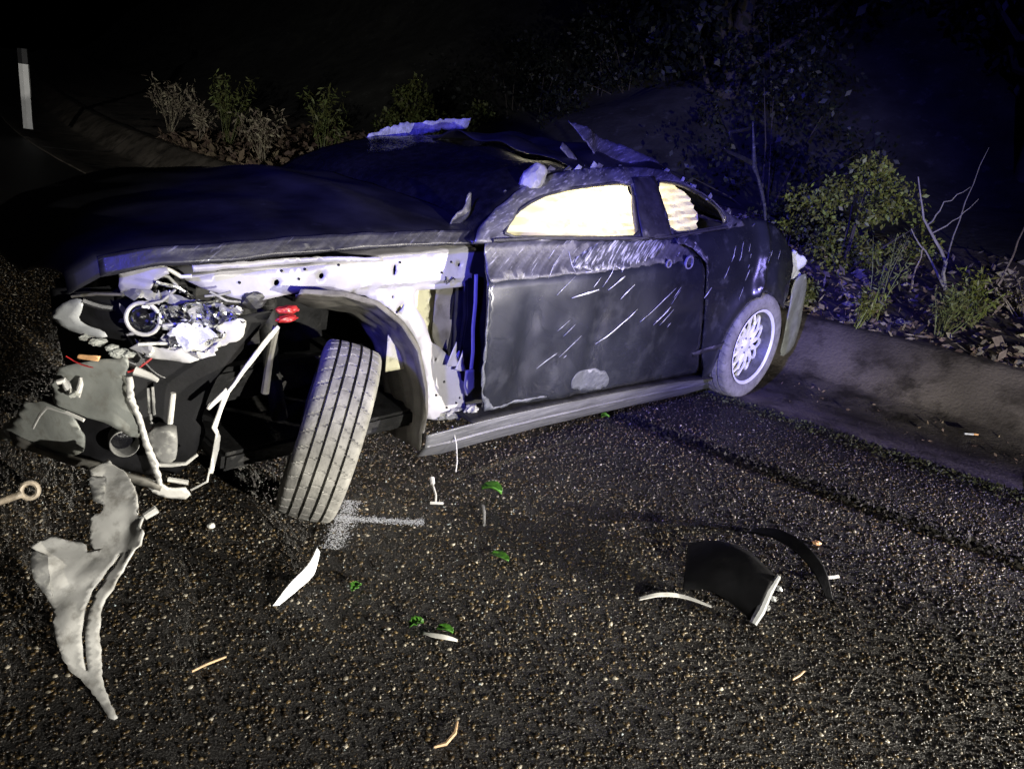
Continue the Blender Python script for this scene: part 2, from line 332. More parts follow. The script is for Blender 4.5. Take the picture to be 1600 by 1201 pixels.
SCR = ((0, math.radians(35), 0), (.5, 2, 8))
M = dict(
    paint=mat('dark_car_paint', (.020, .022, .027), .28, .3, .4, 4, .05, 30, .5, .5, second=(.10, .105, .115), cut=(.56, .85), rvar=.07),
    bonnet=mat('unlit_car_paint', (.010, .010, .013), .42, 0, .5, 6, .05, 30, 0, .3, second=(.03, .03, .034), cut=(.62, .8)),  # body paint darkened so bonnet and roof read as unlit
    scraped=mat('scraped_dark_paint', (.04, .04, .047), .48, 0, .5, 6, .2, 50, .1, .5, second=(.42, .42, .43), cut=(.60, .74), stretch=SCR),
    door=mat('dusty_door_paint', (.017, .019, .025), .24, .3, .35, 3, .03, 18, .7, .5, second=(.060, .064, .072), cut=(.50, .85), rvar=.07),
    hoodband=mat('scratched_black_edge', (.016, .016, .020), .42, 0, .5, 6, .15, 50, .1, .4, second=(.15, .15, .17), cut=(.60, .76), stretch=SCR),
    pillar=mat('scuffed_pillar_paint', (.050, .050, .058), .45, 0, .5, 5, .2, 50, .1, .5, second=(.24, .235, .26), cut=(.54, .72), stretch=((0, math.radians(20), 0), (1.2, 3, 9))),
    white=mat('pale_primer_metal', (.26, .255, .28), .45, 0, .2, 5, .08, 40, second=(.19, .185, .19), cut=(.56, .76)),
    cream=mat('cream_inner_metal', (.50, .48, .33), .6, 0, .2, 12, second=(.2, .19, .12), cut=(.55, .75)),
    blackp=mat('darkened_black_plastic', (.006, .006, .007), .7, 0, .5, 20, .1, 80, 0, .2),  # black plastic darkened so it stays black under the strong lamps
    plastic=mat('black_plastic', (.018, .018, .02), .5, 0, .4, 20, .15, 80, second=(.06, .06, .06), cut=(.58, .8)),
    greyplastic=mat('grey_dusty_plastic', (.17, .17, .165), .6, 0, .35, 12, .12, 60, second=(.36, .36, .33), cut=(.52, .75)),
    sillp=mat('scuffed_sill_plastic', (.06, .062, .066), .45, 0, .4, 10, .1, 50, .1, .5, second=(.17, .17, .17), cut=(.56, .76), stretch=((0, 0, 0), (.4, 1, 9))),
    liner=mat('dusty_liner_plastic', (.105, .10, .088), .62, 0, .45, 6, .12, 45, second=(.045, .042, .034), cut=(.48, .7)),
    fascia=mat('scuffed_bumper_plastic', (.24, .25, .23), .55, 0, .3, 8, .12, 40, second=(.16, .155, .135), cut=(.5, .72)),
    palep=mat('pale_broken_plastic', (.48, .475, .45), .5, 0, .18, 9, .08, 50, second=(.33, .32, .29), cut=(.55, .75)),
    linerp=mat('chalky_liner_plastic', (.46, .455, .43), .6, 0, .25, 7, .12, 50, second=(.17, .16, .14), cut=(.5, .72)),
    chrome=mat('lamp_reflector', (.85, .86, .88), .14, 1., .08, 20, .2, 40),
    lens=mat('scratched_lamp_lens', (.35, .36, .36), .22, 0, .2, 15, .1, 60, .5),
    rubber=mat('dusty_tyre_rubber', (.20, .195, .18), .75, 0, .3, 18, .15, 120, second=(.09, .088, .08), cut=(.52, .75), spec=.3),
    rim=mat('silver_alloy', (.80, .80, .81), .4, .15, .1, 20, second=(.4, .39, .37), cut=(.62, .8)),
    barrel=mat('grimy_rim_barrel', (.14, .14, .145), .5, .3, .4, 14, second=(.06, .058, .055), cut=(.5, .75)),
    darkmetal=mat('dark_grimy_metal', (.012, .012, .012), .65, .2, .5, 18, .3, 60, second=(.035, .033, .03), cut=(.58, .78), spec=.25),
    red=mat('red_plastic', (.30, .018, .018), .4, 0, .25, 30, second=(.7, .5, .5), cut=(.66, .74)),
    orange=mat('amber_reflector', (.75, .42, .20), .35, 0, .2, 30),
    glass=mat('dark_shattered_glass', (.006, .006, .008), .25, 0, .4, 30, .25, 90, 0, .3),
    frost=mat('crazed_glass_edge', (.24, .25, .28), .5, 0, .4, 40, .5, 120),
    airbag=mat('airbag_cloth', (.86, .82, .66), .8, 0, .06, 2.2, .1, 60, trans=.75, second=(.80, .62, .22), cut=(.52, .80), stretch=((0, math.radians(6), 0), (1.0, 1, 3))),
    gutter=mat('damp_concrete', (.13, .112, .092), .7, 0, .45, 1.6, .6, 55, second=(.045, .038, .030), cut=(.46, .62), coords='Object', spec=.3),
    asphalt=mat('asphalt', (.016, .0145, .013), .5, 0, .5, 90, .9, 150, second=(.075, .07, .065), cut=(.55, .66), coords='Object'),
    soil=mat('stony_soil', (.075, .06, .048), .85, 0, .5, 5, .8, 22, second=(.14, .125, .105), cut=(.52, .66)),
    hill=mat('rock_and_scrub', (.022, .022, .02), .9, 0, .6, 2.5, 1., 14, second=(.06, .06, .058), cut=(.58, .68)),
    leaf=mat('green_leaves', (.17, .19, .034), .5, 0, .3, 6, island=.45, trans=.25),
    leafpale=mat('yellow_green_leaves', (.15, .17, .055), .55, 0, .3, 6, island=.4, trans=.25),
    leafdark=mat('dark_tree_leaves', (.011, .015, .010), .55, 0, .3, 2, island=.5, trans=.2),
    dry=mat('dry_stems', (.26, .22, .16), .7, 0, .4, 25, island=.4),
    deadleaf=mat('dead_leaves', (.17, .12, .085), .7, 0, .5, 9, island=.6, trans=.1),
    bark=mat('bark', (.04, .034, .03), .85, 0, .4, 12, .6, 30),
    twig=mat('grey_bare_twigs', (.24, .225, .21), .7, 0, .3, 20),
    postwhite=mat('white_post_plastic', (.72, .72, .72), .5, 0, .1, 6),
    postblack=mat('black_post_band', (.02, .02, .022), .5, 0, .2, 10),
    fresh=mat('fresh_green_leaf', (.06, .19, .02), .45, 0, .3, 60, trans=.2),
    wood=mat('pale_wood', (.50, .34, .19), .65, 0, .3, 40),
    bright=mat('white_gloss_plastic', (.72, .73, .75), .2, 0, .15, 30, .2, 60),
    bone=mat('pale_thin_plastic', (.55, .54, .50), .5, 0, .2, 30),
    linkm=mat('rusty_pale_metal', (.26, .22, .17), .6, .1, .4, 30, .2, 80),
    copper=mat('wire_insulation', (.30, .30, .29), .5, 0, .3, 40),
    stone=mat('verge_stone', (.22, .205, .185), .8, 0, .35, 15, .5, 40),
    scuffm=mat('scuffed_paint_patch', (.045, .05, .06), .5, .1, .4, 25, .2, 60, second=(.16, .165, .18), cut=(.5, .7), stretch=SCR),
    scratchm=mat('bare_scratch', (.50, .51, .53), .5, .1, .5, 30),
)

def aggregate_mat():
    m = bpy.data.materials.new('asphalt_aggregate'); m.use_nodes = True
    t = m.node_tree; b = t.nodes['Principled BSDF']; L = t.links.new
    oi = t.nodes.new('ShaderNodeNewGeometry')
    rp = t.nodes.new('ShaderNodeValToRGB'); e = rp.color_ramp.elements
    e[0].position = 0; e[0].color = (.014, .012, .010, 1); e[1].position = 1; e[1].color = (.42, .38, .30, 1)
    for p, c in ((.45, (.014, .0095, .005, 1)), (.70, (.042, .026, .010, 1)), (.86, (.12, .080, .030, 1)), (.95, (.14, .12, .085, 1))):
        k = e.new(p); k.color = c
    L(oi.outputs['Random Per Island'], rp.inputs[0])
    mp = t.nodes.new('ShaderNodeMapping'); mp.vector_type = 'TEXTURE'; mp.inputs['Rotation'].default_value = (0, 0, math.radians(-34.7)); mp.inputs['Scale'].default_value = (4.5, .67, 1)
    nn = t.nodes.new('ShaderNodeTexNoise'); nn.inputs['Scale'].default_value = 1.3; nn.inputs['Detail'].default_value = 5
    mr = t.nodes.new('ShaderNodeMapRange'); mr.inputs[1].default_value = .3; mr.inputs[2].default_value = .7; mr.inputs[3].default_value = .35; mr.inputs[4].default_value = 1.25
    L(oi.outputs['Position'], mp.inputs[0]); L(mp.outputs[0], nn.inputs['Vector']); L(nn.outputs['Fac'], mr.inputs[0])
    mx = t.nodes.new('ShaderNodeMix'); mx.data_type = 'RGBA'; mx.blend_type = 'MULTIPLY'; mx.inputs[0].default_value = 1
    L(rp.outputs[0], mx.inputs[6]); L(mr.outputs[0], mx.inputs[7]); L(mx.outputs[2], b.inputs['Base Color'])
    b.inputs['Roughness'].default_value = .36
    b.inputs['Specular IOR Level'].default_value = .42
    return m
M['aggregate'] = aggregate_mat()

# ------------------------------------------------------------------ setting
# line where the asphalt meets the concrete gutter
EDGE = [(17.0, -6.6), (11.3, -2.6), (6.0, 1.07), (2.5, 3.49), (1.417, 4.244), (-1.2, 6.06), (-3.4, 7.75), (-5.4, 9.6), (-7.6, 12.0), (-10.0, 15.0), (-13.0, 19.2), (-18, 26.5), (-28, 42), (-60, 95)]
def edge_samples(step=.25, far=.8):
    pts = [Vector((*p, 0)) for p in EDGE]; out = []
    n = len(pts)
    for i in range(n - 1):
        p0, p1, p2, p3 = pts[max(i - 1, 0)], pts[i], pts[i + 1], pts[min(i + 2, n - 1)]
        d = (p2 - p1).length
        k = max(2, int(d / (step if d < 7 else far)))
        for q in range(k):
            t = q / k
            h = geometry.interpolate_bezier if False else None
            m1 = (p2 - p0) / max((p2 - p0).length, 1e-6) * d; m2 = (p3 - p1) / max((p3 - p1).length, 1e-6) * d
            out.append((2 * t ** 3 - 3 * t ** 2 + 1) * p1 + (t ** 3 - 2 * t ** 2 + t) * m1 + (-2 * t ** 3 + 3 * t ** 2) * p2 + (t ** 3 - t ** 2) * m2)
    out.append(pts[-1])
    return out
ES = edge_samples()
EN = []
for i, p in enumerate(ES):
    t = (ES[min(i + 1, len(ES) - 1)] - ES[max(i - 1, 0)]).normalized()
    EN.append(Vector((t.y, -t.x, 0)) if Vector((t.y, -t.x, 0)).dot(Vector((.57, .82, 0))) > 0 else Vector((-t.y, t.x, 0)))
def off(i, d, z): p = ES[i] + EN[i] * d; return (p.x, p.y, z)
def sweep(name, prof, m, jitter=None):
    k = len(prof); vs, fs = [], []
    for i in range(len(ES)):
        for d, z in prof:
            x, y, zz = off(i, d, z)
            if jitter: dd, dz = jitter(x, y, d); x, y, zz = off(i, d + dd, z + dz)
            vs.append((x, y, zz))
    for i in range(len(ES) - 1):
        for j in range(k - 1):
            fs.append((i * k + j, i * k + j + 1, (i + 1) * k + j + 1, (i + 1) * k + j))
    return mesh_obj(name, vs, fs, m)

# road: one sheet from the gutter edge out past the camera
rp_ = [(d, 0) for d in (.0, -.5, -1.5, -3, -6, -10, -20, -60)]
road = sweep('road', rp_, M['asphalt']); tag(road, kind='structure')
gut = sweep('gutter', [(-.004, -.06), (0, .012), (.04, .018), (.3, -.012), (.62, -.022), (.95, .0), (1.0, .02), (1.05, .07), (1.17, .17), (1.30, .27), (1.345, .298), (1.38, .306), (1.52, .300), (1.56, .25)], M['gutter'],
            lambda x, y, d: (.012 * nz(x, y, 0, 1.1) , .006 * nz(x, y, d, 2.3)))
tag(gut, kind='structure')
def joint_line(i):
    P3 = [(.02, .019), (.3, -.008), (.62, -.018), (.95, .004), (1.0, .024), (1.05, .074), (1.17, .174), (1.30, .274), (1.345, .302), (1.38, .310)]
    a = [Vector(off(i, d, z)) for d, z in P3]; t = (ES[i + 1] - ES[i]).normalized() * .006
    n = len(a); v = [p - t for p in a] + [p + t for p in a]
    return mesh_obj('gutter_joint', v, [(k, k + 1, n + k + 1, n + k) for k in range(n - 1)], M['plastic'], gut, False, .002)
for i in range(6, 120, 7): joint_line(i)
def verge_z(d):
    return lerp_table([(1.4, .27), (1.6, .31), (2.4, .40), (3.4, .50), (5.0, .80), (8, 2.6), (12, 6.5), (18, 12), (30, 19), (60, 26)], d)
vd = [1.40, 1.5, 1.6, 1.72, 1.85, 2.0, 2.2, 2.4, 2.7, 3.0, 3.4, 3.8, 4.3]
sweep_v = sweep('verge', [(d, verge_z(d)) for d in vd], M['soil'], lambda x, y, d: (0, (.05 * nz(x, y, 0, 2.0) + .035 * nz(x, y, 0, 6.0)) * min(1, max(0, (d - 1.42) * 3))))
tag(sweep_v, kind='structure')
hd = [4.29, 4.8, 5.5, 6.3, 7.2, 8.2, 9.4, 10.8, 12.5, 15, 18, 24, 32, 45, 60]
hill = sweep('hillside', [(d, verge_z(d)) for d in hd], M['hill'], lambda x, y, d: (0, 0 if d < 4.4 else (.5 * nz(x, y, 0, .5) + .9 * nz(x, y, 3, .22)) * min(1, (d - 4.3) * .6)))
tag(hill, kind='structure')

# far side of the road, behind the photographer
# coarse aggregate standing proud of the asphalt
def aggregate(name, n, smin, smax, seed):
    """a square metre of stones, laid in rows along the gutter edge"""
    g_ = np.random.default_rng(seed)
    bm = bmesh.new(); bmesh.ops.create_icosphere(bm, subdivisions=1, radius=1)
    base = np.array([v.co[:] for v in bm.verts]); tri = np.array([[v.index for v in f.verts] for f in bm.faces]); bm.free()
    k = len(base)
    sc = smin + (smax - smin) * g_.random(n) ** 2.2
    ax = sc[:, None] * g_.uniform(.65, 1.25, (n, 3)); ax[:, 2] *= .62
    P = base[None] * (1 + .22 * g_.normal(size=(n, k, 1))) * ax[:, None, :]
    w = g_.uniform(0, 6.28, n); c_, s_ = np.cos(w)[:, None], np.sin(w)[:, None]
    tl = g_.uniform(-.4, .4, n)[:, None]
    x = P[:, :, 0] * c_ - P[:, :, 1] * s_; y = P[:, :, 0] * s_ + P[:, :, 1] * c_
    V = np.stack([x + g_.uniform(-.5, .5, n)[:, None], y + g_.uniform(-.5, .5, n)[:, None], P[:, :, 2] + tl * x + .0005], 2).reshape(-1, 3)
    F_ = (tri[None] + (np.arange(n) * k)[:, None, None]).reshape(-1, 3)
    o = np_mesh(name, V, F_, M['aggregate'], road); tag(o, kind='stuff')
    ng = bpy.data.node_groups.new(name, 'GeometryNodeTree')
    ng.interface.new_socket('Geometry', in_out='INPUT', socket_type='NodeSocketGeometry')
    ng.interface.new_socket('Geometry', in_out='OUTPUT', socket_type='NodeSocketGeometry')
    N = ng.nodes.new; L = ng.links.new
    gi, go = N('NodeGroupInput'), N('NodeGroupOutput')
    ip = N('GeometryNodeInstanceOnPoints'); gr = N('GeometryNodeMeshGrid')
    gr.inputs['Size X'].default_value = 11; gr.inputs['Size Y'].default_value = 5; gr.inputs['Vertices X'].default_value = 12; gr.inputs['Vertices Y'].default_value = 6
    ri = N('FunctionNodeRandomValue'); ri.data_type = 'INT'; ri.inputs[4].default_value = 0; ri.inputs[5].default_value = 3
    mu = N('ShaderNodeMath'); mu.operation = 'MULTIPLY'; mu.inputs[1].default_value = math.pi / 2
    cx = N('ShaderNodeCombineXYZ'); tf = N('GeometryNodeTransform')
    L(ri.outputs[2], mu.inputs[0]); L(mu.outputs[0], cx.inputs[2]); L(cx.outputs[0], ip.inputs['Rotation'])
    L(gr.outputs['Mesh'], ip.inputs['Points']); L(gi.outputs[0], ip.inputs['Instance'])
    L(ip.outputs[0], go.inputs[0])
    md = o.modifiers.new('rows', 'NODES'); md.node_group = ng
    a_ = math.atan2(-2.42, 3.5)
    o.rotation_euler = (0, 0, a_)
    c0 = Vector((1.96, 3.865, 0)); t_ = Vector((math.cos(a_), math.sin(a_), 0)); n_ = Vector((-t_.y, t_.x, 0))
    o.location = c0 - t_ * 1.2 - n_ * 3.03
    return o
aggregate('road_aggregate', 7600, .0021, .0080, 3)

def strip_litter(name, n, dfun, i0, i1, size, m, seed, z0=.004):
    g_ = np.random.default_rng(seed); V = []
    for k in range(n):
        i = int(g_.integers(i0, i1)); x, y, z = off(i, dfun(g_), z0); t = ES[i + 1] - ES[i]; w = g_.random()
        p = np.array([x + t.x * w, y + t.y * w, z + g_.random() * .008]); a = g_.normal(size=3); a[2] = abs(a[2]) * .6; a /= np.linalg.norm(a); b = np.cross(a, g_.normal(size=3)); b /= np.linalg.norm(b)
        s_ = size * g_.uniform(.4, 1.5); asp = g_.uniform(.3, .8)
        V += [p, p + a * s_ * .5 + b * s_ * asp * .5, p + a * s_, p + a * s_ * .5 - b * s_ * asp * .5]
    V = np.array(V); o = np_mesh(name, V, np.arange(len(V)).reshape(-1, 4), m, road); tag(o, kind='stuff'); return o
iA = min(range(len(ES)), key=lambda i: (ES[i] - Vector((5, 1.8, 0))).length); iB = min(range(len(ES)), key=lambda i: (ES[i] - Vector((-1.2, 6, 0))).length)
moss_m = mat('joint_moss', (.045, .048, .018), .9, 0, .4, 20, island=.5); grit_m = mat('dark_grit', (.020, .017, .013), .9, 0, .4, 20, island=.5)
strip_litter('joint_moss', 9000, lambda g_: -abs(g_.normal(0, .07)) + .02, min(iA, iB), max(iA, iB), .017, moss_m, 2, .006)
strip_litter('gutter_litter', 420, lambda g_: .25 + .75 * g_.random() ** .6, min(iA, iB), max(iA, iB), .022, M['deadleaf'], 5, -.018)
strip_litter('seam_grit', 11000, lambda g_: -.80 + g_.normal(0, .028), min(iA, iB), max(iA, iB), .019, grit_m, 3, .006)

# ------------------------------------------------------------------ the wrecked car (x forward, y to its left, z up)
car = empty('wrecked_car', (.702, 5.021, 0), math.radians(226.624))
tag(car, 'dark wrecked coupe with stripped front fender, turned front wheel and dented scratched door', 'car')
O = OUTLINE
def S(d=0., crum=0., f=6., s=0.):
    def fn(x, z): return (x, side_y(x, z) - d + (crum * nz(x, 0, z, f, s) if crum else 0), z)
    return fn
def Y(y, crum=0., f=6., s=0.):
    def fn(x, z): return (x, y + (crum * nz(x, 0, z, f, s) if crum else 0), z)
    return fn

def door_fn(x, z):
    y = side_y(x, z)
    # hollow crushed band above the crease, bow in the middle, dents, hollows for shade bands
    y -= .022 * max(0, min(1, (z - .83) / .03)) * (1 - max(0, min(1, (z - .93) / .04)))
    y -= .020 * math.exp(-((x - 1.75) / .16) ** 2 - ((z - .42) / .22) ** 2)
    y += .007 * nz(x, 0, z, 2.2, 4) + .0015 * nz(x, 0, z, 9, 1)
    y -= .016 * math.exp(-((x - 1.88) / .055) ** 2) * max(0, min(1, (.80 - z) / .15)) + .014 * math.exp(-((x - 1.44) / .05) ** 2) * max(0, min(1, (.78 - z) / .15))  # upright hollows shaped to imitate dark shade bands on the door
    y += .010 * math.exp(-((x - 1.0) / .12) ** 2 - ((z - .5) / .18) ** 2)
    return (x, y, z)
door = panel('door', O['DOOR'], door_fn, M['door'], car, .028, .006, jag=.003, seed=3, offset=-1)
def on_door(dy=.0015):
    return lambda x, z: (x, door_fn(x, z)[1] + dy, z)
top_band = [(2.12, .962), (1.83, .968), (1.524, .955), (1.168, .946), (.862, .944), (.775, .928), (.69, .86), (.93, .838), (1.0, .842), (1.48, .833), (1.8, .829), (2.12, .829)]
panel('crushed_band', top_band, on_door(.0022), M['scraped'], door, .028, .002, jag=.004, seed=9)
def sliver(name, a, b, w, fn, m, parent, seed):
    r = random.Random(seed); d = (b[0] - a[0], b[1] - a[1]); l = math.hypot(*d); nx, nzv = -d[1] / l, d[0] / l
    n = max(3, int(l / .03)); A, B = [], []
    for i in range(n + 1):
        t = i / n; ww = w * (math.sin(math.pi * min(.97, max(.03, t))) ** .5) * r.uniform(.45, 1.2); wob = r.uniform(-.3, .3) * w
        x, z = a[0] + d[0] * t, a[1] + d[1] * t
        A.append((x + nx * (ww + wob), z + nzv * (ww + wob))); B.append((x - nx * (ww - wob), z - nzv * (ww - wob)))
    vs = [fn(*p) for p in A] + [fn(*p) for p in B]
    fs = [(i, i + 1, n + 2 + i, n + 1 + i) for i in range(n)]
    return mesh_obj(name, vs, fs, m, parent, True, .0006)
sc_ = O['SCRATCH']
for i in range(0, len(sc_), 2):
    w = (.0045, .0036, .0040, .0024)[i // 2 % 4] if i < 14 else .0026
    sliver('scratch', sc_[i], sc_[i + 1], w, on_door(.0042), M['scratchm'], door, i)
r = random.Random(5)
smear_m = mat('smeared_bare_scrape', (.030, .032, .038), .5, 0, .4, 7, .15, 60, second=(.46, .465, .48), cut=(.49, .64), stretch=((0, math.radians(38), 0), (.5, 2, 6)))
panel('scrape_smear', [(1.64, .855), (1.60, .90), (1.50, .935), (1.35, .950), (1.02, .948), (.96, .92), (1.04, .88), (1.18, .85), (1.34, .835), (1.5, .84)], on_door(.0058), smear_m, door, .02, .001, jag=.010, seed=19)
for i in range(34):     # finer scuffs on the crushed band
    x, z = r.uniform(.85, 1.75), r.uniform(.45, .94)
    if z < .83 and r.random() < .6: continue
    l = r.uniform(.02, .20) ** 1.2; a_ = math.radians(r.uniform(28, 48))
    sliver('scratch', (x + l * math.cos(a_) * .5, z - l * math.sin(a_) * .5), (x - l * math.cos(a_) * .5, min(.948, z + l * math.sin(a_) * .5)), r.uniform(.0005, .0015), on_door(.0042), M['scratchm'], door, 100 + i)
panel('scuff_patch', O['SCUFF'], on_door(.002), M['scuffm'], door, .02, .0015, jag=.006, seed=4, rounded=1)
panel('lit_chipped_edge', [(2.128 - (2.128 - x) * .45 if x > 1.98 and z > .33 else x, z if z > .33 else .280 + (z - .280) * .5) for x, z in O['CHIPS']], on_door(.002), M['scuffm'], door, .018, .0015, jag=.004, seed=5)  # pale strip paints the strongly lit front edge along with its chips
# lock holes left where the handle tore off, with the bent skin above
def ring(name, c, R_, r_, m, parent, fn=None, n=(0, 1, 0)):
    ax = Vector(n).normalized(); a = ax.cross(Vector((0, 0, 1))); a = a.normalized() if a.length > .1 else Vector((1, 0, 0)); b = ax.cross(a)
    prof = [(R_ + r_ * math.cos(w), r_ * math.sin(w)) for w in [2 * math.pi * k / 8 for k in range(8)]]
    v, f = lathe_data(prof, lambda rr, w, h: Vector(c) + (a * math.cos(w) + b * math.sin(w)) * rr + ax * h, 24, True)
    return mesh_obj(name, v, f, m, parent)
def disc(name, c, R_, m, parent, n=(0, 1, 0), dome=0.):
    ax = Vector(n).normalized(); a = ax.cross(Vector((0, 0, 1))); a = a.normalized() if a.length > .1 else Vector((1, 0, 0)); b = ax.cross(a)
    prof = [(.0001, dome), (R_ * .5, dome * .8), (R_ * .9, dome * .25), (R_, 0), (R_, -.004)]
    v, f = lathe_data(prof, lambda rr, w, h: Vector(c) + (a * math.cos(w) + b * math.sin(w)) * rr + ax * h, 24)
    return mesh_obj(name, v, f, m, parent)
hx = door_fn(.96, .84); ring('handle_hole', (.96, hx[1] + .004, .84), .018, .005, M['greyplastic'], door); disc('handle_recess', (.96, hx[1] + .004, .84), .015, M['plastic'], door)
hx = door_fn(.79, .838); ring('handle_hole', (.79, hx[1] + .004, .838), .030, .007, M['greyplastic'], door); disc('handle_recess', (.79, hx[1] + .004, .838), .026, M['plastic'], door)
panel('bent_skin', [(.90, .952), (.80, .957), (.72, .915), (.655, .838), (.67, .832), (.70, .858), (.76, .90), (.83, .925), (.90, .93)], lambda x, z: (x, side_y(x, z) + .012 + .018 * nz(x, 0, z, 14), z), M['scraped'], door, .015, .003, seed=6)

# rear quarter panel, bulged over the wheel, rippled near the tail
def q_fn(x, z):
    y = side_y(x, max(.02, z))
    y += .020 * math.exp(-((math.hypot(x, z - .32) - .36) / .06) ** 2) if z > .15 else 0
    y += .018 * nz(x, 0, z, 7, 2) * max(0, min(1, (.25 - x) / .3)) + .006 * nz(x, 0, z, 4, 8)
    y += .03 * math.exp(-((x - .02 - (1.0 - z) * .25) / .035) ** 2) * (z > .62)
    return (x, y, max(.035, z))
quarter = panel('quarter_panel', [(x if x < .35 else x, max(.04, z)) for x, z in O['QUARTER'][:5]] + [(-.12, 1.0), (-.20, .95), (-.30, .86), (-.36, .76), (-.38, .66), (-.42, .58), (-.36, .50)] + [(max(-.34, x), max(.045, z)) for x, z in O['QUARTER'][10:]], q_fn, M['paint'], car, .026, .005, jag=.003, seed=8, offset=-1)
panel('slot', O['SLOT'], lambda x, z: (x, q_fn(x, z)[1] + .0035, z), M['plastic'], quarter, .02, .002)
sliver('scratch', O['QSCRATCH'][0], O['QSCRATCH'][1], .006, lambda x, z: (x, q_fn(x, z)[1] + .003, z), M['scratchm'], quarter, 77)
for i in range(14):
    x, z = r.uniform(-.3, .5), r.uniform(.55, .95); l = r.uniform(.02, .08)
    sliver('scratch', (x, z), (x - l * .6, z + l), r.uniform(.001, .003), lambda x, z: (x, q_fn(x, z)[1] + .003, z), M['scratchm'], quarter, 300 + i)

# sill under the door
sill_top = [(2.315, .235), (2.208, .235), (2.014, .238), (1.735, .232), (1.183, .212), (.603, .178), (.16, .13)]
sill_bot = [(2.335, .125), (2.2, .10), (2.013, .104), (1.664, .098), (1.099, .078), (.498, .045), (.10, .035)]
def sill_fn(u, v):
    x = 2.33 + (.13 - 2.33) * u
    zt = lerp_table(sorted(sill_top), x); zb = lerp_table(sorted(sill_bot), x)
    z = zt + (zb - zt) * v
    y = side_y(x, z) - .01 + .018 * math.sin(v * math.pi) + (.006 if .42 < v < .5 else 0) - .012 * (v > .92) + .004 * nz(x, 0, z, 5)
    return (x, y, z)
sill = grid('sill', 90, 24, sill_fn, M['sillp'], car, .006, -1)
grid('sill_step', 60, 4, lambda u, v: (2.1 - u * 1.9, .70 + .13 * v, lerp_table(sorted(sill_top), 2.1 - u * 1.9) + .012 - .008 * v), M['darkmetal'], car, .005)

# window frame, roof rail and pillars in one pressing
frame_hole = [smooth_poly(O['WIN'], 1), smooth_poly(O['QWIN'], 1)]
frame = panel('window_frame', O['FRAME'], S(0, .020, 9, 3), M['pillar'], car, .020, .022, holes=frame_hole, seed=11, offset=-1)
panel('centre_pillar', O['BPIL'], S(-.004, .004), M['plastic'], car, .03, .01)
def seal(poly, d, w, m=M['plastic']):
    pts = [S(d)(x, z) for x, z in resample(smooth_poly(poly, 1), .03)]; pts.append(pts[0])
    return tube('window_seal', pts, w, m, frame, 6)
seal(O['WIN'], .002, .007); seal(O['QWIN'], .002, .006)
tube('belt_moulding', [(x, side_y(x, z) + .003, z) for x, z in [(2.08, .972), (1.83, .974), (1.5, .966), (1.17, .958), (.95, .96), (.74, .972), (.4, .992)]], .008, M['plastic'], frame, 6)
# curtain airbags hanging inside the windows
def bag(x, z, d, k):
    fold = .008 * math.sin(z * 110 + 60 * (x - 1.9) * (1.2 - z) + 5 * nz(x, 0, z, 4, k)) + .016 * nz(x * .5, 0, z, 9, k) + .02 * nz(x, 0, z, 2.2, k + 3)
    return (x, side_y(x, z) - d + fold, z)
panel('curtain_airbag', [(1.99, .94), (1.93, 1.02), (1.86, 1.09), (1.66, 1.15), (1.37, 1.185), (1.06, 1.20), (1.06, .93), (1.5, .93), (1.8, .93)], lambda x, z: bag(x, z, .075, 0), M['airbag'], car, .016, 0, seed=21)
panel('curtain_airbag', [(.97, 1.20), (.72, 1.19), (.58, 1.13), (.55, 1.05), (.58, .98), (.70, .95), (.97, .95)], lambda x, z: bag(x, z, .075, 5), M['airbag'], car, .016, 0, seed=22)
dome = box_data((1.25, .15, 1.19), (.16, .10, .02)); 
lampm = bpy.data.materials.new('lit_lamp'); lampm.use_nodes = True
lampm.node_tree.nodes['Principled BSDF'].inputs['Emission Color'].default_value = (1, .88, .6, 1); lampm.node_tree.nodes['Principled BSDF'].inputs['Emission Strength'].default_value = 4
dl = mesh_obj('dome_lamp', dome[0], dome[1], lampm, car, False)
cl = bpy.data.lights.new('cabin_light', 'SPOT'); cl.spot_size = math.radians(140); cl.spot_blend = .3; cl.energy = 72; cl.color = (1, .90, .62); cl.shadow_soft_size = .06
clo = bpy.data.objects.new('cabin_light', cl); col.objects.link(clo); clo.parent = car; clo.location = (1.25, .05, 1.12); clo.rotation_euler = (math.radians(88), 0, 0)

# roof skin, windscreen, rear screen
rail = sorted([(2.2, .955), (2.167, .969), (2.016, 1.081), (1.887, 1.137), (1.756, 1.179), (1.6, 1.211), (1.369, 1.234), (1.129, 1.246), (.95, 1.251), (.778, 1.24), (.656, 1.203), (.521, 1.148), (.387, 1.073), (.222, 1.02), (.1, .99)])
def top_patch(x0, x1, crown, crum, f, s, far=None):
    def fn(u, v):
        x = x0 + (x1 - x0) * u
        zr = lerp_table(rail, x) - .004; yr = side_y(x, zr) - .008
        y = yr + (-yr - yr) * v
        k = 1 - (2 * v - 1) ** 2
        return (x, y, zr + crown * k + crum * nz(x, y, 0, f, s) * min(1, k * 2.5))
    return fn
roof = grid('roof', 40, 50, top_patch(1.46, .72, .05, .06, 4, 1), M['bonnet'], car, .004)
wind = grid('windscreen', 36, 44, top_patch(2.17, 1.46, .015, .05, 3, 6), M['glass'], car, .006)
rear_glass = grid('rear_screen', 24, 40, top_patch(.72, .08, .02, .05, 5, 9), M['glass'], car, .006)
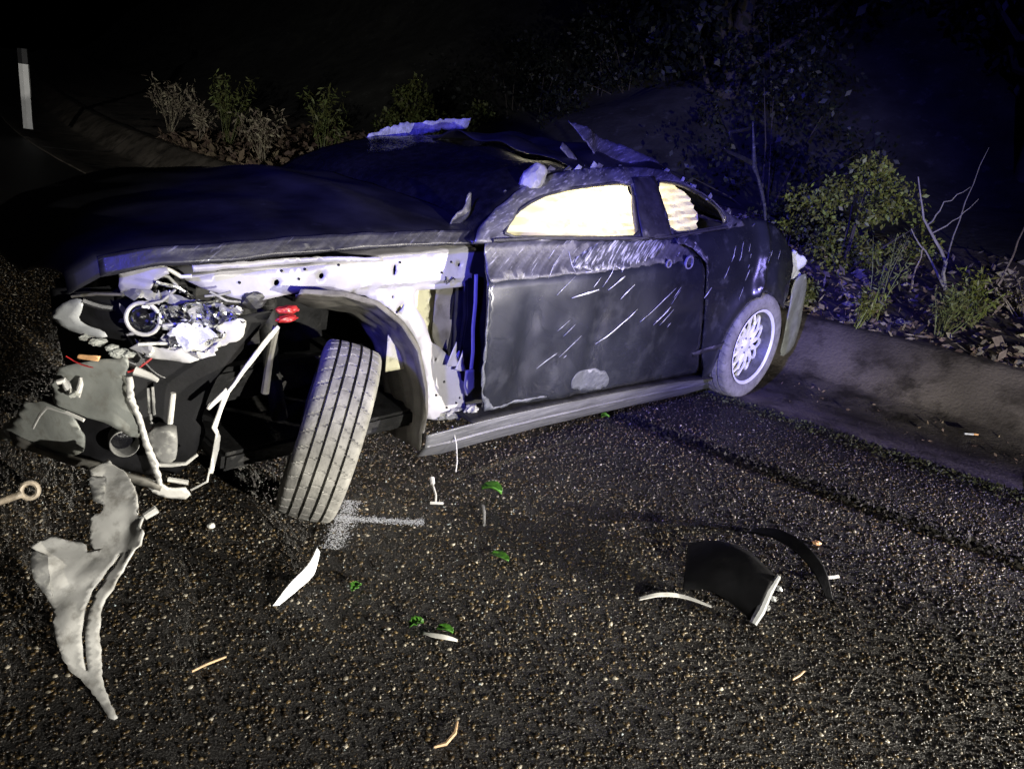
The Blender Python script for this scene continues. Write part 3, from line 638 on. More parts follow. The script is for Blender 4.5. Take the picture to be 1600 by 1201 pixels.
# torn roof skin standing up
flap_pts = [(1.30, 1.415), (1.20, 1.40), (1.06, 1.362), (.92, 1.335), (.80, 1.30), (.66, 1.262), (.52, 1.215), (.60, 1.195), (.80, 1.215), (.95, 1.222), (1.05, 1.228), (1.13, 1.26), (1.20, 1.31), (1.25, 1.36)]
panel('torn_roof_skin', flap_pts, lambda x, z: (x, .50 - (z - 1.22) * .65 + .035 * nz(x, 0, z, 8, 2) + .03 * math.sin(x * 11), z), M['pillar'], car, .016, .003, jag=.006, seed=12)
panel('torn_roof_skin', [(1.36, 1.30), (1.40, 1.325), (1.42, 1.30), (1.37, 1.262), (1.42, 1.235), (1.30, 1.235), (1.33, 1.27)], lambda x, z: (x, .50 - (z - 1.23) * .4 + .03 * nz(x, 0, z, 9, 5), z), M['scraped'], car, .014, .003, seed=13)
panel('crazed_glass', [(1.66, .93), (1.70, 1.03), (1.64, 1.13), (1.45, 1.20), (1.2, 1.235), (.95, 1.265), (.97, 1.21), (1.2, 1.17), (1.40, 1.13), (1.53, 1.07), (1.56, 1.0), (1.55, .94)], lambda x, z: (x, -.70 + .03 * nz(x, 0, z, 7, 2) + .12 * (z - .93), z + .085), M['frost'], car, .02, .004, jag=.008, seed=14)
r = random.Random(88)
for i in range(26):
    x = r.uniform(.0, .85) if i < 18 else r.uniform(1.2, 1.95)
    zc = lerp_table(rail, x) + .004; yc = side_y(x, zc) - r.uniform(-.004, .05); l = r.uniform(.006, .032); a_ = r.uniform(.2, 1.4)
    vs = [(x + l, yc, zc - .01), (x + l * .3, yc + r.uniform(-.01, .015), zc + l * math.sin(a_)), (x - l * .8, yc + r.uniform(-.01, .01), zc + l * .4 * math.sin(a_)), (x - l * .4, yc, zc - .012)]
    mesh_obj('bent_flake', vs, [(0, 1, 2), (0, 2, 3)], M[r.choice(['pillar', 'scraped', 'pillar', 'frost'])], frame, False, .002)
# door mirror shell folded on the screen pillar
lumpy('mirror_shell', (1.76, .665, 1.185), (.075, .040, .050), M['greyplastic'], car, 4, .18, 1.3, 3, Matrix.Rotation(math.radians(38), 3, 'Y'))
tube('mirror_arm', [(2.02, .70, 1.055), (1.97, .70, 1.085), (1.92, .69, 1.11), (1.86, .68, 1.13), (1.80, .67, 1.16)], [.010, .014, .012, .014, .012], M['scraped'], car)
panel('bent_scuttle', [(2.19, .98), (2.17, 1.05), (2.12, 1.07), (2.09, 1.13), (2.07, 1.12), (2.09, 1.05), (2.12, 1.01), (2.14, .98)], lambda x, z: (x, .66 + .03 * nz(x, 0, z, 9), z), M['scraped'], car, .012, .003, rounded=1, seed=2)

# bonnet: buckled into a ridge, scraped along its near edge
he = sorted([(2.06, 1.0), (2.214, .999), (2.392, 1.0), (2.606, .997), (2.867, .990), (3.075, .977), (3.262, .962), (3.40, .925), (3.47, .865)])
def hood_fn(u, v):
    x = 2.07 + (3.47 - 2.07) * u
    yh = .735 - max(0, x - 3.0) ** 2 * .75
    w = v * 1.10
    if w < .10:                                     # turned-down side
        k = w / .10
        y = yh + .012 - .02 * k; z = lerp_table(he, x) - .052 * (1 - k) + .006 * nz(x, 0, k, 9)
    else:
        k = (w - .10); y = yh - .008 + (-2 * yh) * k
        z = lerp_table(he, x) + .055 * (1 - (2 * k - 1) ** 2)
        z += .035 * math.exp(-((x - 2.46) / .14) ** 2) * math.exp(-((y + .05) / .45) ** 2)
        z -= .03 * math.exp(-((x - 2.9) / .25) ** 2) * (1 - (2 * k - 1) ** 2)
        z -= .15 * max(0, (x - 2.75) / .72) ** 1.6 * min(1, k * 2.6) ** 1.2
        z += .016 * nz(x, y, 0, 4, 3) * min(1, k * 6) + .012 * abs(nz(x, y, 0, 2.2, 7)) * min(1, k * 6)
    return (x, y, z)
hood = grid('bonnet', 60, 48, hood_fn, M['bonnet'], car, .006)
grid('scraped_edge', 80, 6, lambda u, v: tuple(Vector(hood_fn(.02 + .93 * u, .003 + .085 * v)) + Vector((0, .006, .002))), M['hoodband'], hood, .002)
panel('bonnet_flange', O['FLANGE'], Y(.725, .006, 20), M['white'], hood, .02, .004, jag=.002)

# apron and upper rail laid bare by the missing fender
def circ(c, r_, n=12, sx=1., rot=0.): 
    return [(c[0] + r_ * sx * math.cos(w) * math.cos(rot) - r_ * math.sin(w) * math.sin(rot), c[1] + r_ * sx * math.cos(w) * math.sin(rot) + r_ * math.sin(w) * math.cos(rot)) for w in [2 * math.pi * k / n for k in range(n)]]
H = O['HOLES']
holes = [circ(H[0], .010), circ(H[1], .010), circ(H[2], .007, 8, 3., math.radians(92)), circ(H[3], .007), circ(H[4], .008), circ(H[5], .008, 10, 3., math.radians(140)), circ(H[6], .005, 8), circ(H[7], .007, 8), O['OPEN']]
def ap_fn(x, z):
    y = .70 - .018 * max(0, min(1, (.80 - z) / .012)) * (1 if x < 2.62 else 0)
    y += .020 * nz(x, 0, z, 4, 5) + .007 * nz(x, 0, z, 12, 2)
    y -= max(0, x - 2.95) * .25
    return (x, y, z)
apron = panel('inner_wing', O['APRON'], ap_fn, M['white'], car, .022, .006, holes=holes, jag=.002, seed=15)
up_edge = sorted(O['APRON'][:9])
grid('wing_rail', 60, 5, lambda u, v: (2.07 + 1.1 * u, ap_fn(2.07 + 1.1 * u, .9)[1] + .002 - .10 * v, lerp_table(up_edge, 2.07 + 1.1 * u) + .012 * math.sin(v * 1.5) + .004 * nz(u * 6, v, 0, 3)), M['white'], apron, .004)
panel('inner_panel', [(2.40, .79), (2.03, .79), (2.03, .44), (2.40, .44)], lambda x, z: (x, .60 + .03 * (x > 2.2), z), M['cream'], apron, .03, .003)
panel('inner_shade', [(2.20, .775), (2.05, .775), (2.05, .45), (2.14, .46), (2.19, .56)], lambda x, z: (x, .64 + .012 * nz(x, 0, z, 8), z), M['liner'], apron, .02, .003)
tube('wing_flange', [(2.062, .715, .82), (2.052, .718, .71), (2.048, .716, .60), (2.034, .716, .50), (2.03, .714, .38)], .008, M['white'], apron, 6)
for i, (x, z, l, w) in enumerate([(2.13, .475, .10, .035), (2.09, .45, .08, .03)]):
    panel('torn_metal', [(x + w, z - .02), (x, z + l * .8), (x - w * .4, z + .01), (x - w, z - .03)], Y(.715, .01, 12, i), M['white'], apron, .012, .002)
tube('paint_scrawl', [(2.205, .705, .818), (2.20, .706, .79), (2.185, .706, .80), (2.17, .706, .812), (2.16, .706, .805)], .003, M['plastic'], apron, 5)
hp = panel('hinge_pillar', [(2.12, .95), (2.0, .95), (1.94, .24), (2.08, .24)], Y(.655, .01), M['blackp'], car, .04, .01)
panel('door_hinge', [(2.075, .43), (2.035, .43), (2.025, .35), (2.06, .32), (2.075, .36)], Y(.735, .01), M['white'], hp, .012, .012)
lumpy('torn_bracket', (2.09, .70, .235), (.07, .03, .025), M['greyplastic'], hp, 3, .5)
lumpy('torn_bracket', (2.03, .74, .25), (.035, .02, .03), M['greyplastic'], hp, 5, .5)

# wheel-arch liner
lo_, li_ = O['LINEROUT'], O['LINERIN']
def pl(p, t):
    d = [0]
    for a, b in zip(p, p[1:]): d.append(d[-1] + math.dist(a, b))
    s_ = t * d[-1]
    for i in range(len(p) - 1):
        if s_ <= d[i + 1] + 1e-9:
            k = (s_ - d[i]) / (d[i + 1] - d[i]); return (p[i][0] + (p[i + 1][0] - p[i][0]) * k, p[i][1] + (p[i + 1][1] - p[i][1]) * k)
    return p[-1]
def liner_fn(u, v):
    if v < .14:
        k = v / .14; a = pl(lo_, u); return (a[0] - .012 * (1 - k), .785 + .010 * k, a[1] + .012 * (1 - k))
    k = (v - .14) / .86
    a, b = pl(lo_, u), pl(li_, u)
    t = k * .36 / .20
    x = a[0] + (b[0] - a[0]) * min(t, 1.2) * .75; z = a[1] + (b[1] - a[1]) * min(t, 1.2) * .75
    w = .010 * math.sin(k * 26) * (u > .3) + .006 * nz(u * 8, k * 5, 0, 1.5)
    return (x + w, .795 - .36 * k, max(.04, z + w))
grid('arch_liner', 60, 34, liner_fn, M['liner'], car, .004)

# dark mass of the engine bay, bulkhead, floor, light-blocking cabin lining, far side
def block(name, c, s, m, parent=car, seed=0):
    bm = bmesh.new(); bmesh.ops.create_cube(bm, size=1)
    bmesh.ops.scale(bm, vec=s, verts=bm.verts); bmesh.ops.bevel(bm, geom=bm.edges[:], offset=min(s) * .18, segments=2, affect='EDGES')
    bmesh.ops.subdivide_edges(bm, edges=[e for e in bm.edges if e.calc_length() > .12], cuts=4, use_grid_fill=True)
    for v in bm.verts: v.co += Vector((nz(*v.co, 7, seed), nz(*v.co, 7, seed + 4), nz(*v.co, 7, seed + 9))) * .02
    bmesh.ops.translate(bm, verts=bm.verts, vec=c)
    me = bpy.data.meshes.new(name); bm.to_mesh(me); bm.free(); me.materials.append(m)
    o = bpy.data.objects.new(name, me); col.objects.link(o); o.parent = parent; return o
block('engine', (2.75, -.05, .62), (.75, .62, .45), M['darkmetal'], seed=1)
block('radiator', (3.22, .1, .46), (.08, .80, .36), M['darkmetal'], seed=2)
block('bulkhead', (2.08, 0, .62), (.06, 1.30, .66), M['blackp'], seed=3)
block('floor_pan', (1.1, 0, .22), (3.9, 1.28, .07), M['darkmetal'], seed=4)
block('chassis_rail', (2.85, .44, .42), (1.0, .09, .12), M['darkmetal'], seed=5)
block('light_block_lining', (1.2, .68, .58), (1.75, .03, .70), M['blackp'], seed=6)  # inner trim added in black to stop cabin light leaking out
block('rear_bulkhead', (.12, 0, .62), (.05, 1.2, .72), M['blackp'], seed=7)
far_side = panel('far_side_panel', [(3.0, .35), (3.0, .82), (2.2, .93), (1.9, 1.13), (1.6, 1.21), (.95, 1.25), (.55, 1.14), (.2, 1.02), (-.6, .92), (-.62, .40), (.0, .20), (2.3, .15)], lambda x, z: (x, -side_y(x, z) + .01 * nz(x, 0, z, 3), z), M['paint'], car, .07, .006, holes=[circ((0.0, .33), .33, 20), circ((2.76, .33), .34, 20)])
deck = grid('boot_lid', 24, 36, lambda u, v: (.12 - .72 * u, .62 - .06 * u - (1.24 - .12 * u) * v, 1.0 - .10 * u + .02 * math.sin(v * math.pi) + .035 * nz(u * 3, v * 4, 0, 1.6, 3)), M['paint'], car, .005)

# tail: broken lamp, loose bumper, bent trim standing up
tail = panel('tail_lamp', O['TAIL'], lambda x, z: (x, .74 + .03 * nz(x, 0, z, 16, 1), z), M['bright'], car, .012, .03, jag=.006, seed=31)
lumpy('lamp_fragment', (-.56, .70, .76), (.07, .025, .05), M['chrome'], tail, 3, .6, 4)
panel('rear_bumper', O['REARBUMP'], lambda x, z: (x, .755 + .10 * (x + .75) + .015 * nz(x, 0, z, 6, 2) - .45 * (x + .68) ** 2, z), M['fascia'], car, .022, .006, rounded=1, seed=32)
panel('bumper_core', [(-.50, .66), (-.70, .72), (-.80, .66), (-.86, .30), (-.66, .16), (-.55, .40)], Y(.58, .03, 7), M['plastic'], car, .03, .02, seed=33)
block('rear_beam', (-.62, 0, .48), (.12, 1.2, .30), M['blackp'], seed=8)
lumpy('torn_bracket', (-.42, .735, .52), (.025, .015, .06), M['greyplastic'], car, 8, .7, 4)
tube('bent_trim', [(-.571, .50, .93), (-.50, .50, 1.05), (-.424, .50, 1.137), (-.33, .50, 1.23), (-.265, .50, 1.283), (-.21, .50, 1.40), (-.142, .50, 1.527)], [.008, .010, .013, .010, .016, .009, .004], M['scraped'], car, 6)
panel('trim_tatter', [(-.142, 1.50), (0, 1.475), (.07, 1.46), (.05, 1.42), (.03, 1.425), (.04, 1.448), (-.14, 1.48)], Y(.50, .015, 8), M['plastic'], car, .015, .003)
panel('trim_tatter', [(-.24, 1.315), (-.10, 1.34), (.10, 1.37), (.05, 1.345), (-.10, 1.315), (-.25, 1.285)], Y(.50, .015, 8), M['plastic'], car, .015, .003)

# ------------------------------------------------------------------ wheels
def wheel_meshes():
    W = .112
    # tread profile with four grooves, then shoulders, sidewalls and beads
    prof = []
    gro = [-.062, -.022, .022, .062]
    a = -.094
    cuts = []
    for g_ in gro: cuts += [(g_ - .0054, 0), (g_ - .0046, -.013), (g_ + .0046, -.013), (g_ + .0054, 0)]
    xs = [(-.094, 0), (-.080, 0)] + cuts + [(.080, 0), (.094, 0)]
    fill = [(x, 0) for x in (-.042, -.032, 0, -.011, .011, .032, .042)]
    xs = sorted(xs + fill)
    crown = lambda x: .3165 - .9 * x * x
    T = [(crown(x) + d, x) for x, d in xs]
    sh = [(.303, .103), (.292, .110), (.27, .1145), (.25, .113), (.232, .106), (.222, .098), (.216, .094)]
    P_ = [(r_, -x) for r_, x in reversed(sh)] + T + sh + [(.212, .080), (.212, -.080)]
    seg = 576; n = len(P_); vs = []
    b0 = len(sh)
    for k in range(seg):
        for i, (r_, x) in enumerate(P_):
            x0_ = x
            if b0 <= i < b0 + len(T) or i in (b0 - 1, b0 + len(T)):
                q = (k + int(abs(x) * 180)) % 16
                if abs(x) > .066 or (abs(x) < .055 and abs(abs(x) - .022) > .007 and (int(x * 400) % 2 == 0)):
                    if q == 0: r_ = r_ - (.0075 if abs(x) > .066 else .006)
            w = 2 * math.pi * k / seg
            vs.append((r_ * math.cos(w), x * .88, r_ * math.sin(w)))
    fs = []
    for k in range(seg):
        k2 = (k + 1) % seg
        for i in range(n):
            i2 = (i + 1) % n
            fs.append((k * n + i, k2 * n + i, k2 * n + i2, k * n + i2))
    tyre = (vs, fs)
    # rim barrel and lips (outer face towards +y)
    rp = [(.218, .098), (.222, .104), (.214, .103), (.207, .092), (.203, .070), (.196, .03), (.185, -.06), (.205, -.085), (.218, -.098), (.224, -.10), (.205, -.075), (.190, -.055), (.20, .03), (.21, .07)]
    rim = lathe_data(rp, lambda r_, w, h: (r_ * math.cos(w), h, r_ * math.sin(w)), 64, True)
    # cross-spoke lattice
    parts = []
    for k in range(13):
        w = 2 * math.pi * k / 13
        for s_ in (-1, 1):
            pts = []
            for t in np.linspace(0, 1, 7):
                rr = .045 + .152 * t; ww = w + s_ * (.04 + .42 * t ** 1.1)
                pts.append((rr * math.cos(ww), .030 + .014 * math.sin(t * math.pi) - .010 * t, rr * math.sin(ww)))
            parts.append(tube_data(pts, [.014, .0125, .011, .0098, .0092, .0095, .012], 6))
    lip = lathe_data([(.216, .0985), (.2235, .1055), (.218, .1075), (.211, .1035), (.206, .094), (.209, .092)], lambda r_, w, h: (r_ * math.cos(w), h * .9, r_ * math.sin(w)), 64, True)
    hub = lathe_data([(.0001, .052), (.025, .052), (.030, .048), (.034, .044), (.062, .042), (.072, .032), (.072, .0), (.0001, .0)], lambda r_, w, h: (r_ * math.cos(w), h, r_ * math.sin(w)), 32)
    disc_ = lathe_data([(.0001, -.03), (.145, -.03), (.145, -.052), (.0001, -.052)], lambda r_, w, h: (r_ * math.cos(w), h, r_ * math.sin(w)), 40)
    return tyre, ([(a, b * .88, c) for a, b, c in rim[0]], rim[1]), merge(*parts), hub, disc_, lip
TY, RI, SP, HU, DI, RL = wheel_meshes()
cap_m = mat('hub_cap_dark', (.25, .25, .27), .4, .3, .3, 40)
SHARED = {}
def shared(name, data, m, parent):
    if name in SHARED: o = bpy.data.objects.new(name, SHARED[name]); col.objects.link(o); o.parent = parent
    else: o = mesh_obj(name, data[0], data[1], m, parent); SHARED[name] = o.data
    return o
def wheel(name, loc, rot, label):
    w = mesh_obj(name, HU[0], HU[1], M['rim'], car); w.location = loc; w.rotation_euler = rot
    if label: w['label'] = label
    shared('tyre', TY, M['rubber'], w); mesh_obj('rim', RI[0], RI[1], M['barrel'], w); mesh_obj('rim_lip', RL[0], RL[1], M['rim'], w)
    mesh_obj('spokes', SP[0], SP[1], M['rim'], w); mesh_obj('brake_disc', DI[0], DI[1], M['darkmetal'], w)
    for k in [2 * math.pi * i / 5 for i in range(5)]:
        if 'bolt' in SHARED: bo = bpy.data.objects.new('wheel_bolt', SHARED['bolt']); col.objects.link(bo); bo.parent = w
        else:
            v_, f_ = lathe_data([(.0001, .050), (.006, .050), (.007, .040)], lambda r_, u, h: (r_ * math.cos(u), h, r_ * math.sin(u)), 6)
            bo = mesh_obj('wheel_bolt', v_, f_, cap_m, w); SHARED['bolt'] = bo.data
        bo.location = (.047 * math.cos(k), 0, .047 * math.sin(k))
    return w
wf = wheel('front_wheel', (2.72, .76, .312), (math.radians(0), 0, 0), 'front wheel turned hard so its tread faces out')
STEER, CAMB = math.radians(54), math.radians(-14)
wf.matrix_local = Matrix.Translation((2.725, .765, .316)) @ Matrix.Rotation(STEER, 4, 'Z') @ Matrix.Rotation(CAMB, 4, 'X')
wheel('rear_wheel', (0, .80, .316), (0, math.radians(11), 0), None)
wr = wheel('rear_wheel', (0, -.80, .316), (0, 0, math.pi), None)
wr2 = wheel('front_wheel', (2.76, -.78, .316), (0, 0, math.pi + .35), None)

# suspension and broken bits by the front wheel
strut = tube('suspension_strut', [(2.80, .56, .30), (2.83, .54, .50), (2.84, .52, .74)], [.03, .028, .035], M['darkmetal'], car, 12)
tube('control_arm', [(2.80, .62, .22), (2.95, .40, .24), (3.02, .25, .26)], [.022, .018, .02], M['darkmetal'], car)
tube('loose_strut', [(2.905, .71, .70), (2.925, .71, .60), (2.935, .70, .47)], [.012, .012, .014], M['liner'], car)
cal = lumpy('red_clip', (2.868, .715, .752), (.040, .018, .014), M['red'], car, 2, .25)
lumpy('red_clip', (2.872, .715, .722), (.036, .018, .012), M['red'], car, 4, .25)
lumpy('filler_cap', (2.97, .68, .79), (.050, .035, .036), M['plastic'], car, 6, .18)
tube('hanging_wire', [(2.18, .80, .235), (2.185, .84, .17), (2.18, .85, .10), (2.19, .86, .06)], .0028, M['copper'], car, 5)

# ------------------------------------------------------------------ nose of the car
bump = panel('front_bumper', O['BUMPER'], S(.02, .030, 9, 2), M['fascia'], car, .014, .006, jag=.003, seed=41)
def low_fn(x, z): return (x, side_y(x, z) + .010 * nz(x, 0, z, 8, 5), z)
lower = panel('bumper_lower', [(3.585, .22), (3.575, .30), (3.545, .417), (3.512, .440), (3.462, .425), (3.44, .36), (3.44, .30), (3.46, .275), (3.506, .268), (3.55, .262)], low_fn, M['fascia'], car, .016, .006, jag=.002, seed=42)
panel('bumper_lip', [(3.57, .285), (3.506, .275), (3.415, .272), (3.309, .232), (3.269, .205), (3.27, .190), (3.31, .205), (3.415, .245), (3.506, .250), (3.565, .245)], lambda x, z: (x, side_y(x, z) + .012, z), M['liner'], car, .016, .012, seed=43)
panel('intake_backing', [(3.50, .26), (3.50, .44), (3.35, .42), (3.29, .36), (3.26, .20)], S(.075, .01), M['blackp'], car, .03, .004)
tube('intake_highlight', [low_fn(x, z) for x, z in [(3.53, .335), (3.518, .39), (3.505, .425), (3.47, .425), (3.44, .412)]], .006, M['palep'], lower, 6)  # pale tube paints the bright highlight along the intake rim
fx, fz = O['BUMPPIX'][0]; fy = side_y(fx, fz)
fog = lathe_data([(.044, .0), (.0435, .010), (.041, .012), (.0395, .006), (.037, -.03), (.033, -.05), (.043, -.05)], lambda r_, w, h: (fx - .018 + r_ * math.cos(w) * .92 + h * .25, fy + .002 + h * .95 - r_ * math.cos(w) * .30, fz + .0 + r_ * math.sin(w)), 40, True)
fogo = mesh_obj('fog_lamp_ring', fog[0], fog[1], M['greyplastic'], car)
disc('fog_lamp_glass', (fx - .02, fy - .03, fz), .034, M['glass'], fogo, (.25, .95, 0), .006)
panel('torn_edge', O['WHITESTRIP'], S(-.004, .006, 20), M['palep'], bump, .010, .007, jag=.002, seed=44)
panel('lower_bracket', O['BOTPIECE'], S(.0, .01, 16), M['palep'], car, .012, .008, jag=.002, seed=45)
lens = panel('lamp_lens', O['LAMPLENS'], lambda x, z: (x, side_y(x, z) - .005 + .015 * math.sin((z - .65) * 18), z), M['lens'], car, .016, .004, rounded=1, seed=46)
tube('lamp_top_trim', [(x, side_y(x, z) - .01, z) for x, z in O['LAMPTOP']], [.004, .005, .004], M['liner'], lens, 6)
for i, (lx, lz, ls) in enumerate([(3.425, .680, .016), (3.405, .672, .018), (3.38, .662, .014), (3.365, .648, .020), (3.345, .645, .014)]): lumpy('lamp_mount', (lx, side_y(lx, lz) + .002, lz), (ls * 1.3, ls * .7, ls * .7), M['fascia'], lens, 90 + i, .3, 2)
panel('lamp_void', [(3.47, .79), (3.33, .83), (3.30, .66), (3.47, .68)], S(.09, .01), M['blackp'], car, .03, .004)
hl = panel('headlamp_housing', O['LAMPBASE'], S(.075, .03, 14, 2), M['blackp'], car, .014, .006, jag=.004, seed=47)
def bowl(c, R_, n, m, name='projector_ring', depth=.04):
    ax = Vector(n).normalized(); a = ax.cross(Vector((0, 0, 1))).normalized(); b = ax.cross(a)
    prof = [(R_ * .25, -depth), (R_ * .7, -depth * .7), (R_ * .92, -.2 * depth), (R_, .004), (R_ * 1.08, .002), (R_ * 1.06, -.01)]
    v, f = lathe_data(prof, lambda rr, w, h: Vector(c) + (a * math.cos(w) + b * math.sin(w)) * rr + ax * h, 28)
    return mesh_obj(name, v, f, m, hl, solid=.002)
px, pz = O['BUMPPIX'][4]; bowl((px, side_y(px, pz) + .004, pz), .042, (.6, .8, .1), M['chrome']); ring('lamp_bezel', (px, side_y(px, pz) + .008, pz), .046, .006, M['palep'], hl, None, (.6, .8, .1))
disc('projector_glass', (px, side_y(px, pz) - .012, pz), .024, M['glass'], hl, (.5, .85, .1), .010)
px, pz = O['BUMPPIX'][5]; grid('lamp_mask', 16, 10, lambda u, v: (3.20 - .13 * u, side_y(3.2 - .13 * u, .77) - .012 - .03 * u + .012 * math.sin(v * 6), .715 + .075 * v - .01 * u + .012 * math.sin(u * 9)), M['white'], hl, .003)
def crumple(name, poly, d, amp, f_, m, seed, step=.009):
    o_ = panel(name, poly, lambda x, z: (x + .4 * amp * nz(x, z, 1, f_, seed + 5), side_y(x, z) - d + amp * nz(x, 0, z, f_, seed) + .5 * amp * nz(x, 0, z, f_ * 2.3, seed + 2), z + .3 * amp * nz(z, x, 2, f_, seed)), m, hl, step, .002, jag=.008, seed=seed)
    o_.data.polygons.foreach_set('use_smooth', [False] * len(o_.data.polygons)); return o_
crumple('crumpled_reflector', [(3.27, .80), (3.20, .815), (3.10, .79), (3.065, .765), (3.12, .72), (3.19, .675), (3.26, .672), (3.25, .72), (3.29, .75)], .005, .045, 24, M['chrome'], 3)
crumple('crumpled_reflector', [(3.26, .745), (3.20, .76), (3.15, .73), (3.18, .695), (3.24, .69)], -.012, .035, 28, M['bright'], 6, .008)
crumple('crumpled_trim', [(3.35, .84), (3.26, .835), (3.16, .81), (3.08, .80), (3.07, .785), (3.16, .79), (3.26, .81), (3.35, .815)], .01, .03, 26, M['greyplastic'], 8, .009)
crumple('crumpled_trim', [(3.33, .69), (3.27, .675), (3.20, .668), (3.13, .70), (3.12, .685), (3.19, .645), (3.28, .645), (3.34, .665)], .0, .03, 26, M['palep'], 12, .009)
r = random.Random(21)
lamp_poly = O['LAMPBASE']
cnt = 0
while cnt < 40:     # shards of the reflector and trim
    x, z = r.uniform(3.06, 3.345), r.uniform(.665, .825)
    if not inside((x, z), lamp_poly): continue
    l, w, a_ = r.uniform(.010, .042), r.uniform(.004, .016), r.uniform(0, 6.28)
    q = [(l, w * .3), (l * .3, w), (-l, w * .5), (-l * .7, -w), (l * .5, -w * .8)]
    y0 = side_y(x, z) - r.uniform(.035, .065); tx, tz = r.uniform(-.5, .5), r.uniform(-.5, .5)
    vs = [(x + u * math.cos(a_) - v * math.sin(a_), y0 + tx * u + tz * v, z + u * math.sin(a_) + v * math.cos(a_)) for u, v in q]
    mesh_obj('lamp_shard', vs, [(0, 1, 2, 3, 4)], M[r.choice(['chrome', 'palep', 'white', 'bright', 'white', 'greyplastic'])], hl, False, .003); cnt += 1
for i in range(9):      # rods and clips
    x, z = r.uniform(3.08, 3.33), r.uniform(.68, .84); y0 = side_y(x, z) - r.uniform(0, .04)
    a_ = r.uniform(-.5, .5); l = r.uniform(.03, .07)
    tube('lamp_clip', [(x - l * math.cos(a_), y0, z - l * math.sin(a_)), (x, y0 + .012, z + r.uniform(-.012, .012)), (x + l * math.cos(a_), y0, z + l * math.sin(a_))], r.uniform(.003, .006), M[r.choice(['palep', 'greyplastic', 'chrome'])], hl, 6)
panel('torn_fender_edge', O['TORNEDGE'], lambda x, z: (x, side_y(x, z) + .004 + .022 * nz(x, 0, z, 16, 2), z), M['palep'], car, .011, .006, jag=.004, seed=48)
br = panel('lamp_bracket', O['BRACKET'], lambda x, z: (x, side_y(x, z) - .03 + .03 * nz(x, 0, z, 16, 6), z), M['white'], car, .012, .010, jag=.005, seed=49)
tube('bracket_arm', [(3.25, .64, .90), (3.215, .655, .885), (3.19, .665, .868), (3.165, .68, .872)], .006, M['palep'], br, 6)
tube('bracket_arm', [(3.25, .64, .875), (3.22, .65, .865), (3.20, .66, .84), (3.19, .66, .82)], .005, M['greyplastic'], br, 6)
ox, oz = O['BUMPPIX'][1]; ob = panel('side_reflector', [(ox + .022, oz - .008), (ox + .018, oz + .006), (ox - .022, oz + .012), (ox - .018, oz - .004)], S(-.006), M['orange'], car, .01, .006)
bx, bz = O['BUMPPIX'][11]; by = side_y(bx, bz) + .012
tube('broken_clip', [(bx + .012, by, bz + .022), (bx - .004, by + .006, bz + .028), (bx - .012, by + .008, bz + .010), (bx - .020, by + .004, bz - .018), (bx - .034, by, bz - .030)], [.008, .011, .012, .009, .006], M['palep'], bump, 8)
bx, bz = O['BUMPPIX'][12]; by = side_y(bx, bz)
tube('broken_clip', [(bx - .004, by, bz + .030), (bx, by + .008, bz + .012), (bx + .006, by + .008, bz - .012), (bx + .002, by, bz - .030)], [.005, .008, .008, .004], M['palep'], bump, 8)
tube('broken_clip', [(bx + .030, by + .004, bz - .022), (bx + .016, by + .01, bz - .012), (bx + .008, by + .006, bz - .02)], [.007, .009, .005], M['fascia'], bump, 8)
for i in range(16):      # hoses and torn wiring across the open corner
    x0 = r.uniform(2.98, 3.34); z0_ = r.uniform(.55, .86); x1 = x0 + r.uniform(-.18, .18); z1 = z0_ + r.uniform(-.16, .05)
    y0 = min(side_y(x0, z0_), .64) - r.uniform(.02, .14); y1 = min(side_y(min(x1, 3.4), z1), .64) - r.uniform(.02, .14)
    m_ = ((x0 + x1) / 2 + r.uniform(-.03, .03), (y0 + y1) / 2 + r.uniform(0, .03), (z0_ + z1) / 2 - r.uniform(.0, .08))
    P3 = [Vector((x0, y0, z0_)), Vector(m_), Vector((x1, y1, z1))]
    pts = [P3[0] * (1 - t) ** 2 + P3[1] * 2 * t * (1 - t) + P3[2] * t * t for t in np.linspace(0, 1, 9)]
    tube('torn_wiring' if i % 3 else 'hose', pts, r.uniform(.002, .0045) if i % 3 else r.uniform(.008, .014), M[r.choice(['plastic', 'plastic', 'copper', 'darkmetal', 'red'])] if i % 3 else M['plastic'], car, 6)
for i in range(14):     # bolts and studs on the bared wing
    x, z = r.uniform(2.15, 3.1), r.uniform(.83, .90)
    if i > 8: x, z = r.uniform(2.06, 2.2), r.uniform(.26, .44)
    disc('stud', (x, ap_fn(x, z)[1] + .006, z), .0045, M['darkmetal'], apron, (0, 1, 0), .004)
sheet = panel('splash_shield', O['BLACKSHEET'], lambda x, z: (x, .66 - max(0, x - 3.0) * .35 + .04 * nz(x, 0, z, 4, 2), z), M['blackp'], car, .03, .004, seed=50)
panel('shield_edge', O['LINERSTRIP'], Y(.742, .004, 14), M['palep'], car, .010, .006, seed=51)
bx_ = panel('washer_bottle', O['BOX'], S(.035, .012, 10), M['greyplastic'], car, .015, .05, rounded=1, seed=52)
for (a_, b_) in [((3.300, .54), (3.297, .46)), ((3.290, .545), (3.286, .455)), ((3.295, .455), (3.292, .425))]:
    tube('chain_link', [(a_[0], side_y(*a_) - .02, a_[1]), ((a_[0] + b_[0]) / 2 + .003, side_y(*a_) - .012, (a_[1] + b_[1]) / 2), (b_[0], side_y(*b_) - .02, b_[1])], .0045, M['greyplastic'], sheet, 6)
tube('loose_pin', [(3.243, side_y(3.24, .5) - .02, .53), (3.252, side_y(3.25, .44) - .02, .43)], [.008, .009], M['palep'], sheet, 8)
tube('loose_arm', [(3.29, side_y(3.29, .28) - .01, .280), (3.25, side_y(3.25, .285) - .005, .286), (3.215, side_y(3.2, .30), .296), (3.185, side_y(3.18, .32), .325)], [.007, .007, .006, .005], M['palep'], sheet, 6)
